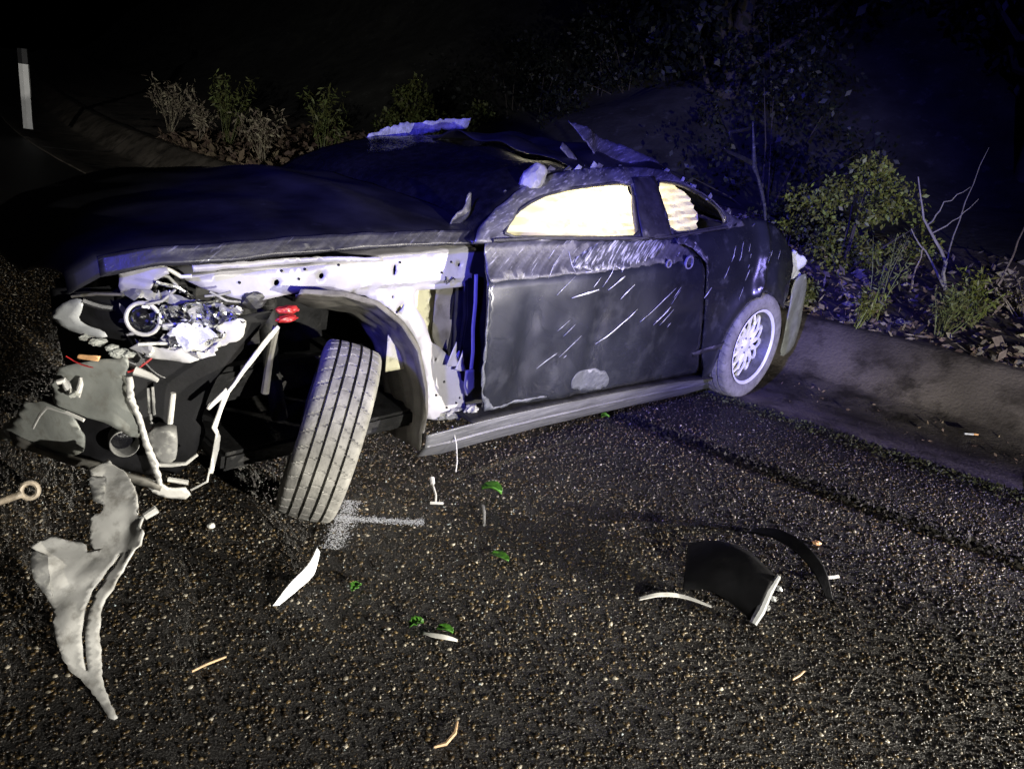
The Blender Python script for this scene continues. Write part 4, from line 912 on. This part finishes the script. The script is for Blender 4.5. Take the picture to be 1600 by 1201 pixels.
tube('loose_arm', [(3.25, side_y(3.25, .22) - .01, .225), (3.20, side_y(3.2, .22), .215)], .008, M['palep'], sheet, 6)
tube('shield_rib', [(3.19, side_y(3.19, .2), .185), (3.155, side_y(3.15, .25), .225), (3.150, side_y(3.15, .28), .27)], .004, M['palep'], sheet, 6)
tube('torn_tab', [(3.335, side_y(3.33, .6) + .0, .60), (3.30, side_y(3.3, .58), .585), (3.285, side_y(3.28, .58), .575)], [.014, .010, .007], M['palep'], bump, 8)

# ------------------------------------------------------------------ debris on the road
tip, topp = Vector((-.825, 1.448, .004)), Vector((-1.117, 1.972, .38))
def z6(x, y): return (x * .4172, 700 + y * .4172)
LT = LINER_PTS
def liner_debris(u, v):
    up_ = (topp - tip); n_ = up_.cross(Vector((.99, .04, .12))).normalized()
    p = tip + Vector(RIGHT_L) * u + up_ * v
    return p - n_ * (.050 * nz(u * 1.0, v * .8, 0, 6, 2) * min(1, v * 4) + .012 * abs(nz(u, v * .6, 0, 16, 5)) + .018 * max(0, 1 - abs(u - .05 - .12 * v) * 14) + .05 * math.sin(v * 3.1) * (abs(u + .04) * 4) ** 1.5 * .5)
fl = panel('fender_liner', LT, liner_debris, M['linerp'], None, .012, .005, holes=[LINER_SLIT], jag=.002, seed=61)
tag(fl, 'pale torn plastic fender liner leaning on its tip below the front bumper', 'car part')
panel('dark_flange', LINER_DARK, lambda u, v: liner_debris(u, v) + Vector((0, -.006, .003)), M['greyplastic'], fl, .016, .003)  # darker grey sheets over parts of the liner
panel('dark_flange', LINER_DARK2, lambda u, v: liner_debris(u, v) + Vector((0, -.006, .003)), M['greyplastic'], fl, .016, .003)
tube('mounting_tab', [liner_debris(*LINER_TAB[0]), liner_debris(*LINER_TAB[1])], [.010, .012], M['palep'], fl)

def shell(name, pts_a, pts_b, m, label, cat, thick=.004, nu=24, nv=8, bow=.0, group=None):
    """curved strip between two edge lines"""
    A = [Vector(p) for p in pts_a]; B = [Vector(p) for p in pts_b]
    def ev(P, t):
        f_ = t * (len(P) - 1); i = min(int(f_), len(P) - 2); k = f_ - i
        p0, p1, p2, p3 = P[max(i - 1, 0)], P[i], P[i + 1], P[min(i + 2, len(P) - 1)]
        return .5 * ((2 * p1) + (-p0 + p2) * k + (2 * p0 - 5 * p1 + 4 * p2 - p3) * k * k + (-p0 + 3 * p1 - 3 * p2 + p3) * k ** 3)
    o = grid(name, nu, nv, lambda u, v: ev(A, u).lerp(ev(B, u), v) + Vector((0, 0, bow * math.sin(math.pi * v))), m, None, thick)
    return tag(o, label, cat, group)
shell('lamp_fragment', [(-.61, 1.925, .006), (-.585, 2.00, .035), (-.555, 2.09, .05), (-.545, 2.15, .075)], [(-.593, 1.935, .004), (-.562, 2.005, .012), (-.535, 2.085, .02), (-.535, 2.152, .06)], M['bright'], 'small glossy white curved lamp fragment lying on the road', 'car part')
g_ = bpy.data.objects
# metal link with an eye at its end
rodv = tube_data([(-1.72, 2.13, .012), (-1.64, 2.21, .03), (-1.575, 2.285, .045)], [.014, .012, .013], 10)
ex = Vector((-1.560, 2.305, .05)); axn = Vector((.3, -.9, .35)).normalized(); a1 = axn.cross(Vector((0, 0, 1))).normalized(); b1 = axn.cross(a1)
eye = lathe_data([(.026 + .009 * math.cos(w), .011 * math.sin(w)) for w in [2 * math.pi * k / 8 for k in range(8)]], lambda rr, w, h: ex + (a1 * math.cos(w) + b1 * math.sin(w)) * rr + axn * h, 24, True)
rd = merge(rodv, eye)
tag(mesh_obj('link_rod', rd[0], rd[1], M['linkm']), 'metal link rod with a round eye under the bumper', 'car part')
# black trim standing on edge, throwing its shadow up the road
shell('trim_arch', [(1.00, 2.76, .004), (1.03, 2.62, .07), (1.08, 2.50, .09), (1.13, 2.42, .06), (1.165, 2.36, .004)], [(1.025, 2.79, .010), (1.06, 2.64, .095), (1.11, 2.52, .118), (1.165, 2.43, .082), (1.19, 2.355, .004)], M['blackp'], 'thin black trim strip arched up off the road', 'car part', .006)
bp_ = shell('bumper_corner', [(.66, 2.30, .004), (.74, 2.27, .03), (.82, 2.21, .02), (.862, 2.155, .004)], [(.72, 2.58, .02), (.80, 2.50, .09), (.88, 2.40, .12), (.95, 2.285, .105)], M['blackp'], 'black bumper corner piece with a broken pale end on the road', 'car part', .006, bow=.03)
be = [(.862, 2.152, .004), (.885, 2.18, .035), (.915, 2.23, .075), (.955, 2.28, .112)]
v_, f_ = tube_data(be, [.013, .016, .014, .008], 8); mesh_obj('broken_end', v_, f_, M['lens'], bp_)
for i, p in enumerate([(.91, 2.19, .045), (.935, 2.225, .06), (.955, 2.25, .085)]): lumpy('broken_tooth', p, (.010, .008, .010), M['lens'], bp_, 71 + i, .5, 3, 2)
shell('trim_strip', [(.50, 2.20, .004), (.57, 2.215, .018), (.65, 2.222, .018), (.74, 2.21, .006)], [(.50, 2.212, .006), (.57, 2.228, .026), (.65, 2.234, .024), (.74, 2.218, .008)], M['bone'], 'thin pale curved trim strip beside the black bumper corner', 'car part', .003)
shell('trim_strip', [(1.165, 2.50, .004), (1.19, 2.47, .012), (1.225, 2.475, .014), (1.265, 2.505, .006)], [(1.17, 2.508, .006), (1.195, 2.482, .018), (1.225, 2.486, .02), (1.262, 2.515, .01)], M['bone'], 'small pale hooked plastic sliver beside the trim arch', 'car part', .003)
shell('trim_strip', [(-.16, 1.89, .004), (-.13, 1.873, .010), (-.09, 1.868, .012), (-.06, 1.875, .005)], [(-.16, 1.896, .006), (-.13, 1.885, .016), (-.09, 1.880, .018), (-.06, 1.881, .008)], M['bone'], 'tiny grey plastic sliver lying beside two green leaves', 'car part', .002)
# connector hanging from the sill wire and dropped on the road
cv = merge(tube_data([(-.262, 2.76, .060), (-.255, 2.74, .045)], [.010, .009], 8), tube_data([(-.255, 2.74, .045), (-.235, 2.70, .02), (-.23, 2.66, .01)], [.004, .005, .005], 6), tube_data([(-.25, 2.66, .006), (-.20, 2.665, .008)], .006, 6))
tag(mesh_obj('wire_connector', cv[0], cv[1], M['linerp']), 'small white wiring connector dangling below the sill', 'connector')

def twig_obj(name, pts, rad, m, label, cat='twig', group=None):
    v, f = tube_data(pts, rad, 6); return tag(mesh_obj(name, v, f, m), label, cat, group)
twig_obj('twig', [(-.716, 1.619, .008), (-.69, 1.648, .011), (-.655, 1.688, .008)], [.003, .0035, .003], M['wood'], 'short straight tan wooden twig on the asphalt')
twig_obj('twig', [(-.072, 1.478, .006), (-.045, 1.487, .012), (-.028, 1.515, .02), (-.026, 1.562, .012)], [.003, .005, .005, .003], M['wood'], 'curved reddish brown twig lying alone on the asphalt')
twig_obj('twig', [(.915, 1.90, .006), (.94, 1.918, .010), (.962, 1.945, .006)], [.003, .004, .003], M['wood'], 'tiny brown twig lying below the black bumper corner')
twig_obj('plastic_stick', [(-.05, 2.690, .006), (-.042, 2.62, .02), (-.034, 2.545, .006)], [.006, .006, .005], M['greyplastic'], 'short grey plastic stick just below the big green leaf', 'car part')
bt = twig_obj('cigarette_butt', [(2.60, 4.262, .012), (2.655, 4.272, .012)], .0055, M['bright'], 'white cigarette butt lying in the concrete gutter', 'cigarette')
v_, f_ = tube_data([(2.655, 4.272, .012), (2.685, 4.277, .012)], .0056, 6); mesh_obj('filter', v_, f_, M['orange'], bt)

def leaf_obj(c, L_, W_, rz, label, curl=.012, lobes=0, group=None):
    ca, sa = math.cos(rz), math.sin(rz)
    def fn(u, v):
        t = u; w = W_ * math.sin(math.pi * min(1, t * .92 + .05)) ** .8 * (1 + (.35 * math.sin(t * 25) if lobes else 0))
        a, b = (t - .5) * L_, (v - .5) * w
        return (c[0] + a * ca - b * sa, c[1] + a * sa + b * ca, c[2] + .006 + curl * (abs(v - .5) * 2) ** 2 + curl * math.sin(t * 3) + .004 * nz(u, v, 0, 5, c[0]))
    o = grid('fallen_leaf', 16, 6, fn, M['fresh'], None, .0008)
    return tag(o, label, 'leaf', group)
leaf_obj((-.025, 2.80, .004), .085, .06, -.3, 'large bright green leaf on the road below the sill', .02)
leaf_obj((.035, 2.335, .004), .07, .04, -.5, 'dull green leaf lying flat in the middle of the lane', .008)
leaf_obj((-.185, 1.915, .004), .045, .034, .6, 'small lobed green leaf beside the tiny grey sliver', .012, 1)
leaf_obj((-.10, 1.905, .004), .05, .028, -.2, 'small green leaf lying against the tiny grey sliver', .01)
leaf_obj((-.396, 2.055, .004), .04, .03, 1.2, 'tiny green leaf lying near the glossy lamp fragment', .01, 1)
leaf_obj((.494, 3.775, .004), .045, .035, .3, 'small yellow green leaf under the rear of the sill', .012)
r = random.Random(31)
crumb_m = mat('glass_crumbs', (.35, .40, .40), .15, 0, .3, 50, island=.4)
gq = np.random.default_rng(12); nC = 420
cc = np.stack([gq.normal(-.6, .75, nC), gq.normal(2.5, .55, nC)], 1); Vc = []
for (x, y) in cc:
    s_ = gq.uniform(.0012, .0042); w = gq.uniform(0, 6.28)
    for k in range(3): Vc.append((x + s_ * math.cos(w + 2.1 * k), y + s_ * math.sin(w + 2.1 * k), .004))
    Vc.append((x, y, .004 + s_ * 1.4))
Vc = np.array(Vc); Fc_ = np.concatenate([np.arange(nC)[:, None] * 4 + np.array(q) for q in ((0, 1, 3), (1, 2, 3), (2, 0, 3))])
tag(np_mesh('glass_crumbs', Vc, Fc_, crumb_m), kind='stuff', label='tiny glass crumbs scattered on the asphalt round the wheel')
lumpy('round_pebble', (-.943, 2.299, .010), (.013, .012, .010), M['bone'], None, 3, .15); tag(bpy.data.objects['round_pebble'], 'small pale round pebble beside the torn fender liner', 'stone')
lumpy('amber_chip', (1.257, 2.742, .007), (.018, .012, .008), M['orange'], None, 3, .3); tag(bpy.data.objects['amber_chip'], 'small amber plastic chip up the road from trim arch', 'car part')

# sprayed survey mark by the front tyre
def spray_mat():
    m = bpy.data.materials.new('sprayed_white_paint'); m.use_nodes = True
    t = m.node_tree; b = t.nodes['Principled BSDF']; L = t.links.new
    b.inputs['Base Color'].default_value = (.7, .72, .78, 1); b.inputs['Roughness'].default_value = .6
    return m
spm = spray_mat()
def spray(a, b, w, n, seed):
    r_ = np.random.default_rng(seed); t = r_.random(n); d = r_.normal(0, w, n)
    A, B = np.array(a), np.array(b); dr = (B - A) / np.linalg.norm(B - A); nn = np.array([-dr[1], dr[0]])
    c = A + t[:, None] * (B - A) + d[:, None] * nn
    s_ = r_.uniform(.0008, .0026, n)
    ang = np.linspace(0, 2 * np.pi, 6, endpoint=False)
    V = np.zeros((n, 6, 3)); V[:, :, 0] = c[:, 0:1] + s_[:, None] * np.cos(ang); V[:, :, 1] = c[:, 1:2] + s_[:, None] * np.sin(ang); V[:, :, 2] = (.0055 + r_.uniform(0, .0015, n))[:, None]
    return V.reshape(-1, 3)
sv = np.vstack([spray((-.52, 2.26), (-.54, 2.60), .022, 1500, 1), spray((-.56, 2.46), (-.25, 2.508), .011, 1200, 2)])
so = np_mesh('spray_mark', sv, np.arange(len(sv)).reshape(-1, 6), spm, road); tag(so, kind='stuff')

# ------------------------------------------------------------------ roadside: post, plants, stones
pp = empty('marker_post', (-8.05, 12.68, .28)); tag(pp, 'white roadside marker post with black top band on the verge', 'post')
def post_data(z0, z1, w):
    prof = [(-.075, -.02), (-.06, .03), (0, .05), (.06, .03), (.075, -.02), (0, -.035)]
    vs = [(x * w, y * w, z0) for x, y in prof] + [(x * w, y * w, z1) for x, y in prof]
    n = len(prof); return vs, [(i, (i + 1) % n, n + (i + 1) % n, n + i) for i in range(n)] + [tuple(range(n))[::-1], tuple(range(n, 2 * n))]
v_, f_ = post_data(-.15, .80, 1.0); mesh_obj('shaft', v_, f_, M['postwhite'], pp, False)
v_, f_ = post_data(.80, 1.02, 1.0); mesh_obj('band', v_, f_, M['postblack'], pp, False)

def leaf_cloud(centres, radii, n, size, seed, squash=1., aspect=.55):
    """small folded leaf faces spread through clumps"""
    g = np.random.default_rng(seed); C_ = np.array(centres); R_ = np.array(radii)
    k = g.choice(len(C_), n, p=R_ ** 2 / (R_ ** 2).sum())
    d = g.normal(size=(n, 3)); d /= np.linalg.norm(d, axis=1)[:, None]
    rad = R_[k] * g.random(n) ** .45
    P = C_[k] + d * rad[:, None] * np.array([1, 1, squash])
    a = g.normal(size=(n, 3)) + d * .6 + np.array([0, 0, -.15]); a /= np.linalg.norm(a, axis=1)[:, None]
    b = np.cross(a, g.normal(size=(n, 3))); b /= np.linalg.norm(b, axis=1)[:, None]
    s_ = size * g.uniform(.5, 1.3, n)[:, None]
    V = np.stack([P, P + a * s_ * .5 + b * s_ * aspect * .5, P + a * s_, P + a * s_ * .5 - b * s_ * aspect * .5], 1).reshape(-1, 3)
    return V, np.arange(4 * n).reshape(-1, 4)

def bush(name, base, w, h, n, leafsize, m, label, cat, seed, group=None, stems=7):
    o = empty(name, base); tag(o, label, cat, group); g = random.Random(seed)
    cs, rs, tubes = [], [], []
    for i in range(38):
        a = g.uniform(0, 6.28); q = 1.15 * g.random() ** .5; z = g.uniform(.1, 1.08)
        e = w * .5 * q * math.sin(math.pi * min(.95, z * .75 + .2))
        cs.append((e * math.cos(a), e * math.sin(a) * .8, z * h * .9)); rs.append(w * g.uniform(.05, .17))
    for i in range(stems):
        c = cs[g.randrange(len(cs))]
        tubes.append(tube_data([(g.uniform(-.04, .04), g.uniform(-.04, .04), -.06), (c[0] * .5, c[1] * .5, c[2] * .55), c], [.012, .008, .003], 5))
    v, f = merge(*tubes); mesh_obj('stems', v, f, M['bark'], o)
    V, Q = leaf_cloud(cs, rs, n, leafsize, seed, .85); np_mesh('foliage', V, Q, m, o)
    return o
bush('round_bush', (2.72, 6.95, .36), 1.15, .98, 6200, .045, M['leaf'], 'round dense green bush growing behind the gutter', 'bush', 4)
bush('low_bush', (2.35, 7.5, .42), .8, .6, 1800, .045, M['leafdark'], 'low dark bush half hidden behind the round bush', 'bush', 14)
bush('small_shrub', (-2.0, 12.3, .60), 1.0, .95, 1700, .07, M['leafpale'], 'yellow green shrub on the bank behind the windscreen', 'bush', 6)
bush('small_shrub', (-1.0, 12.4, .70), .7, .7, 900, .06, M['leafpale'], 'smaller yellow green shrub on the bank behind the roof', 'bush', 8)

def weed(name, base, h, n, spread, m, label, cat, seed, blades=True, group=None, leaf=.05):
    o = empty(name, base); tag(o, label, cat, group); g = random.Random(seed); tubes = []; cs = []
    for i in range(n):
        a = g.uniform(0, 6.28); q = spread * g.random(); hh = h * g.uniform(.55, 1)
        p0 = Vector((g.uniform(-.04, .04), g.uniform(-.04, .04), -.05)); p2 = Vector((q * math.cos(a), q * math.sin(a), hh)); p1 = p0.lerp(p2, .5) + Vector((0, 0, hh * .12))
        tubes.append(tube_data([p0, p0.lerp(p1, .5), p1, p1.lerp(p2, .6), p2], [.004, .0035, .003, .002, .001], 4))
        for k in range(5): cs.append(tuple(p1.lerp(p2, k / 4)))
    v, f = merge(*tubes); mesh_obj('stems', v, f, m if blades else M['dry'], o)
    V, Q = leaf_cloud(cs, [max(.02, spread * .16)] * len(cs), n * 26, leaf, seed, 1., .25); np_mesh('leaves', V, Q, m, o)
    return o
weed('fennel_plant', (2.47, 5.55, .34), .62, 9, .20, M['leafpale'], 'tall feathery yellow green weed between bush and gutter', 'weed', 1)
weed('fennel_plant', (2.30, 5.35, .33), .30, 9, .16, M['leaf'], 'short feathery green weed at the gutter edge', 'weed', 2)
weed('grass_tuft', (2.86, 5.35, .34), .32, 22, .26, M['leafpale'], 'spreading yellow green grass tuft under the bare twigs', 'grass tuft', 3)
weed('grass_tuft', (3.25, 5.75, .38), .34, 20, .22, M['leaf'], 'dark green grass tuft beside the dry straw clump', 'grass tuft', 5)
weed('straw_clump', (3.75, 5.9, .40), .34, 26, .32, M['dry'], 'pale dry straw clump on the verge beyond the tufts', 'grass tuft', 6)
weed('grass_tuft', (2.05, 5.75, .34), .16, 14, .18, M['leafpale'], 'low sparse grass tuft right behind the rear bumper', 'grass tuft', 7)

def branch(name, base, segs, m, label, seed, group=None):
    g = random.Random(seed); tubes = []
    for pts, r0 in segs:
        P = [Vector(p) for p in pts]; out = []
        for a, b in zip(P, P[1:]):
            for k in range(4): out.append(a.lerp(b, k / 4) + Vector((g.uniform(-1, 1), g.uniform(-1, 1), g.uniform(-1, 1))) * .012)
        out.append(P[-1])
        tubes.append(tube_data(out, [r0 * (1 - .75 * i / (len(out) - 1)) for i in range(len(out))], 6))
    v, f = merge(*tubes); o = mesh_obj(name, v, f, m); o.location = base
    return tag(o, label, 'branch', group)
branch('bare_branch', (3.45, 6.45, .38), [([(0, 0, -.05), (-.12, .02, .30), (-.34, .10, .62), (-.46, .15, .92)], .018), ([(-.02, 0, .05), (-.22, .05, .30), (-.42, .10, .52)], .013), ([(-.30, .09, .56), (-.24, .05, .75), (-.10, .02, .9)], .007), ([(-.26, .08, .5), (-.12, .02, .66), (-.02, 0, .82)], .006)], M['twig'], 'forked grey bare branch leaning beside the round bush', 1)
branch('bare_stalk', (3.95, 6.75, .42), [([(0, 0, -.05), (.06, .02, .25), (.10, .03, .55), (.06, .02, .80)], .012)], M['dry'], 'single bent bare stalk beyond the forked branch', 2)
branch('bare_stalk', (3.85, 7.4, .45), [([(0, 0, -.05), (-.02, .02, .5), (.05, .03, 1.15)], .009)], M['twig'], 'thin upright dark stalk behind the bent stalk', 3)
branch('bare_stalk', (3.05, 6.30, .38), [([(0, 0, -.05), (.0, .02, .25), (.01, .03, .42)], .012)], M['dry'], 'short straight brown stalk rising beside the round bush', 4)
# leaf litter and chippings along the top of the gutter
def litter(name, n, d0, d1, i0, i1, size, m, seed):
    g = np.random.default_rng(seed); V = []
    for k in range(n):
        i = int(g.integers(i0, i1)); d = d0 + (d1 - d0) * g.random() ** 1.7
        x, y, z = off(i, d, verge_z(d)); t = (ES[i + 1] - ES[i]); w = g.random(); x += t.x * w; y += t.y * w
        z += .05 * nz(x, y, 0, 2.0) * min(1, max(0, (d - 1.42) * 3)) + .035 * nz(x, y, 0, 6.0) * min(1, max(0, (d - 1.42) * 3)) + .008 + g.random() * .03
        a = g.normal(size=3); a[2] *= .5; a /= np.linalg.norm(a); b = np.cross(a, g.normal(size=3)); b /= np.linalg.norm(b)
        s_ = size * g.uniform(.4, 1.4); p = np.array([x, y, z]); asp = g.uniform(.1, .7)
        V += [p, p + a * s_ * .5 + b * s_ * asp * .5, p + a * s_, p + a * s_ * .5 - b * s_ * asp * .5]
    V = np.array(V); o = np_mesh(name, V, np.arange(len(V)).reshape(-1, 4), m); tag(o, kind='stuff', label='dry leaves and straw littering the verge above the gutter', cat=None); return o
near0 = min(range(len(ES)), key=lambda i: (ES[i] - Vector((6, 1, 0))).length); near1 = min(range(len(ES)), key=lambda i: (ES[i] - Vector((-2, 6.6, 0))).length); far1 = min(range(len(ES)), key=lambda i: (ES[i] - Vector((-13, 19.2, 0))).length)
litter('leaf_litter', 5200, 1.44, 3.6, near0, near1, .055, M['deadleaf'], 3)
litter('straw_litter', 2600, 1.44, 4.2, near0, near1, .09, M['dry'], 4)
far0 = min(range(len(ES)), key=lambda i: (ES[i] - Vector((-7.0, 11.3, 0))).length)
litter('far_litter', 4200, 1.5, 4.2, near1, far0, .12, M['deadleaf'], 5)
g = random.Random(9)
sp0 = None
stone_me = []
for k in range(5):
    o = lumpy('verge_stone', (0, 0, 0), (1, .8, .6), M['stone'], None, 20 + k, .35, 1.6, 2); stone_me.append(o.data); bpy.data.objects.remove(o)
for k in range(46):
    i = g.randrange(near0 + 6, near1 - 2); d = 1.5 + 1.3 * g.random() ** 1.5
    x, y, z = off(i, d, verge_z(d)); o = bpy.data.objects.new('verge_stone', stone_me[k % 5]); col.objects.link(o)
    s_ = g.uniform(.018, .055); o.scale = (s_,) * 3; o.location = (x + g.uniform(-.1, .1), y + g.uniform(-.1, .1), z + .035 * nz(x, y, 0, 6) + s_ * .2); o.rotation_euler = (g.uniform(-.3, .3), g.uniform(-.3, .3), g.uniform(0, 6))
    tag(o, 'grey brown stone lying among the litter above the gutter', 'stone', 'stones along the verge')

# far plants on the verge behind the bonnet
for k, (x, y, h, lb) in enumerate([(-5.75, 12.6, .75, 'pale dry weed clump on the verge nearest the marker post'), (-4.4, 11.4, .95, 'tall leaning weed on the far verge behind the bonnet'), (-3.5, 10.2, .60, 'low dry weed clump just behind the bonnet ridge'), (-2.75, 10.3, .9, 'thin tall weed behind the bonnet beside the windscreen'), (-5.0, 11.9, .5, 'short tawny weed clump between taller far weeds')]):
    weed('verge_weed', (x, y, .42), h, 16, .38, M['leafpale'] if k in (1, 3) else M['dry'], lb, 'weed', 40 + k, leaf=.09)

# dark scrub up the bank
g = random.Random(77)
for k in range(16):
    i = g.randrange(near0 - 4, near1 + 14); d = g.uniform(4.6, 8.5); x, y, z = off(i, d, verge_z(d) - .2)
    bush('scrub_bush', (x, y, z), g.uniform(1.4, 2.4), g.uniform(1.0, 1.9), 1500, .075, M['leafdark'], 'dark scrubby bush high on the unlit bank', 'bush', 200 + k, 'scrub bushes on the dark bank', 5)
# trees on the bank
def tree(loc, h, w, seed, label, n=3600):
    o = empty('tree', loc); tag(o, label, 'tree', 'trees on the dark bank'); g = random.Random(seed)
    top = Vector((g.uniform(-.4, .4), g.uniform(-.4, .4), h * .55)); tubes = [tube_data([(0, 0, -.6), (top.x * .3, top.y * .3, h * .2), (top.x * .6, top.y * .6, h * .4), tuple(top)], [.03 * h, .022 * h, .017 * h, .012 * h], 10)]
    cs, rs = [], []
    for i in range(16):
        a = 6.28 * i / 9 + g.uniform(-.3, .3); z0 = h * g.uniform(.06, .4); e = w * g.uniform(.2, .5)
        tipb = Vector((e * math.cos(a), e * math.sin(a), h * g.uniform(.12, .95)))
        b0 = Vector((top.x * .6, top.y * .6, z0)); tubes.append(tube_data([b0, b0.lerp(tipb, .5) + Vector((0, 0, -.05 * h)), tipb], [.010 * h, .007 * h, .003 * h], 6))
        for k in range(3): cs.append(tuple(tipb + Vector((g.uniform(-1, 1), g.uniform(-1, 1), g.uniform(-.7, .7))) * w * .15)); rs.append(w * g.uniform(.10, .19))
    v, f = merge(*tubes); mesh_obj('trunk', v, f, M['bark'], o)
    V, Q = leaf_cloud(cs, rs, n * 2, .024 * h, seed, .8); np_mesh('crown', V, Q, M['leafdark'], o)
def bank_z(d): return verge_z(d) - .3
for k, (i_d, dd, h, w, lb) in enumerate([((5.6, 9.6), 7.5, 6.0, 3.6, 'dark tree on the bank above the bare stalks'), ((2.4, 11.5), 7.2, 5.6, 3.8, 'dark tree on the bank straight behind the car roof'), ((8.4, 8.0), 8, 6.2, 3.8, 'dark tree at the far right end of the bank'), ((4.4, 13.8), 10, 5.6, 4.2, 'blue lit tree high on the rocky bank')]):
    q = Vector((*i_d, 0)); j = min(range(len(ES)), key=lambda i: (ES[i] - q).length); d = (q - ES[j]).length
    tree((q.x, q.y, verge_z(d) - .25), h, w, 60 + k, lb)
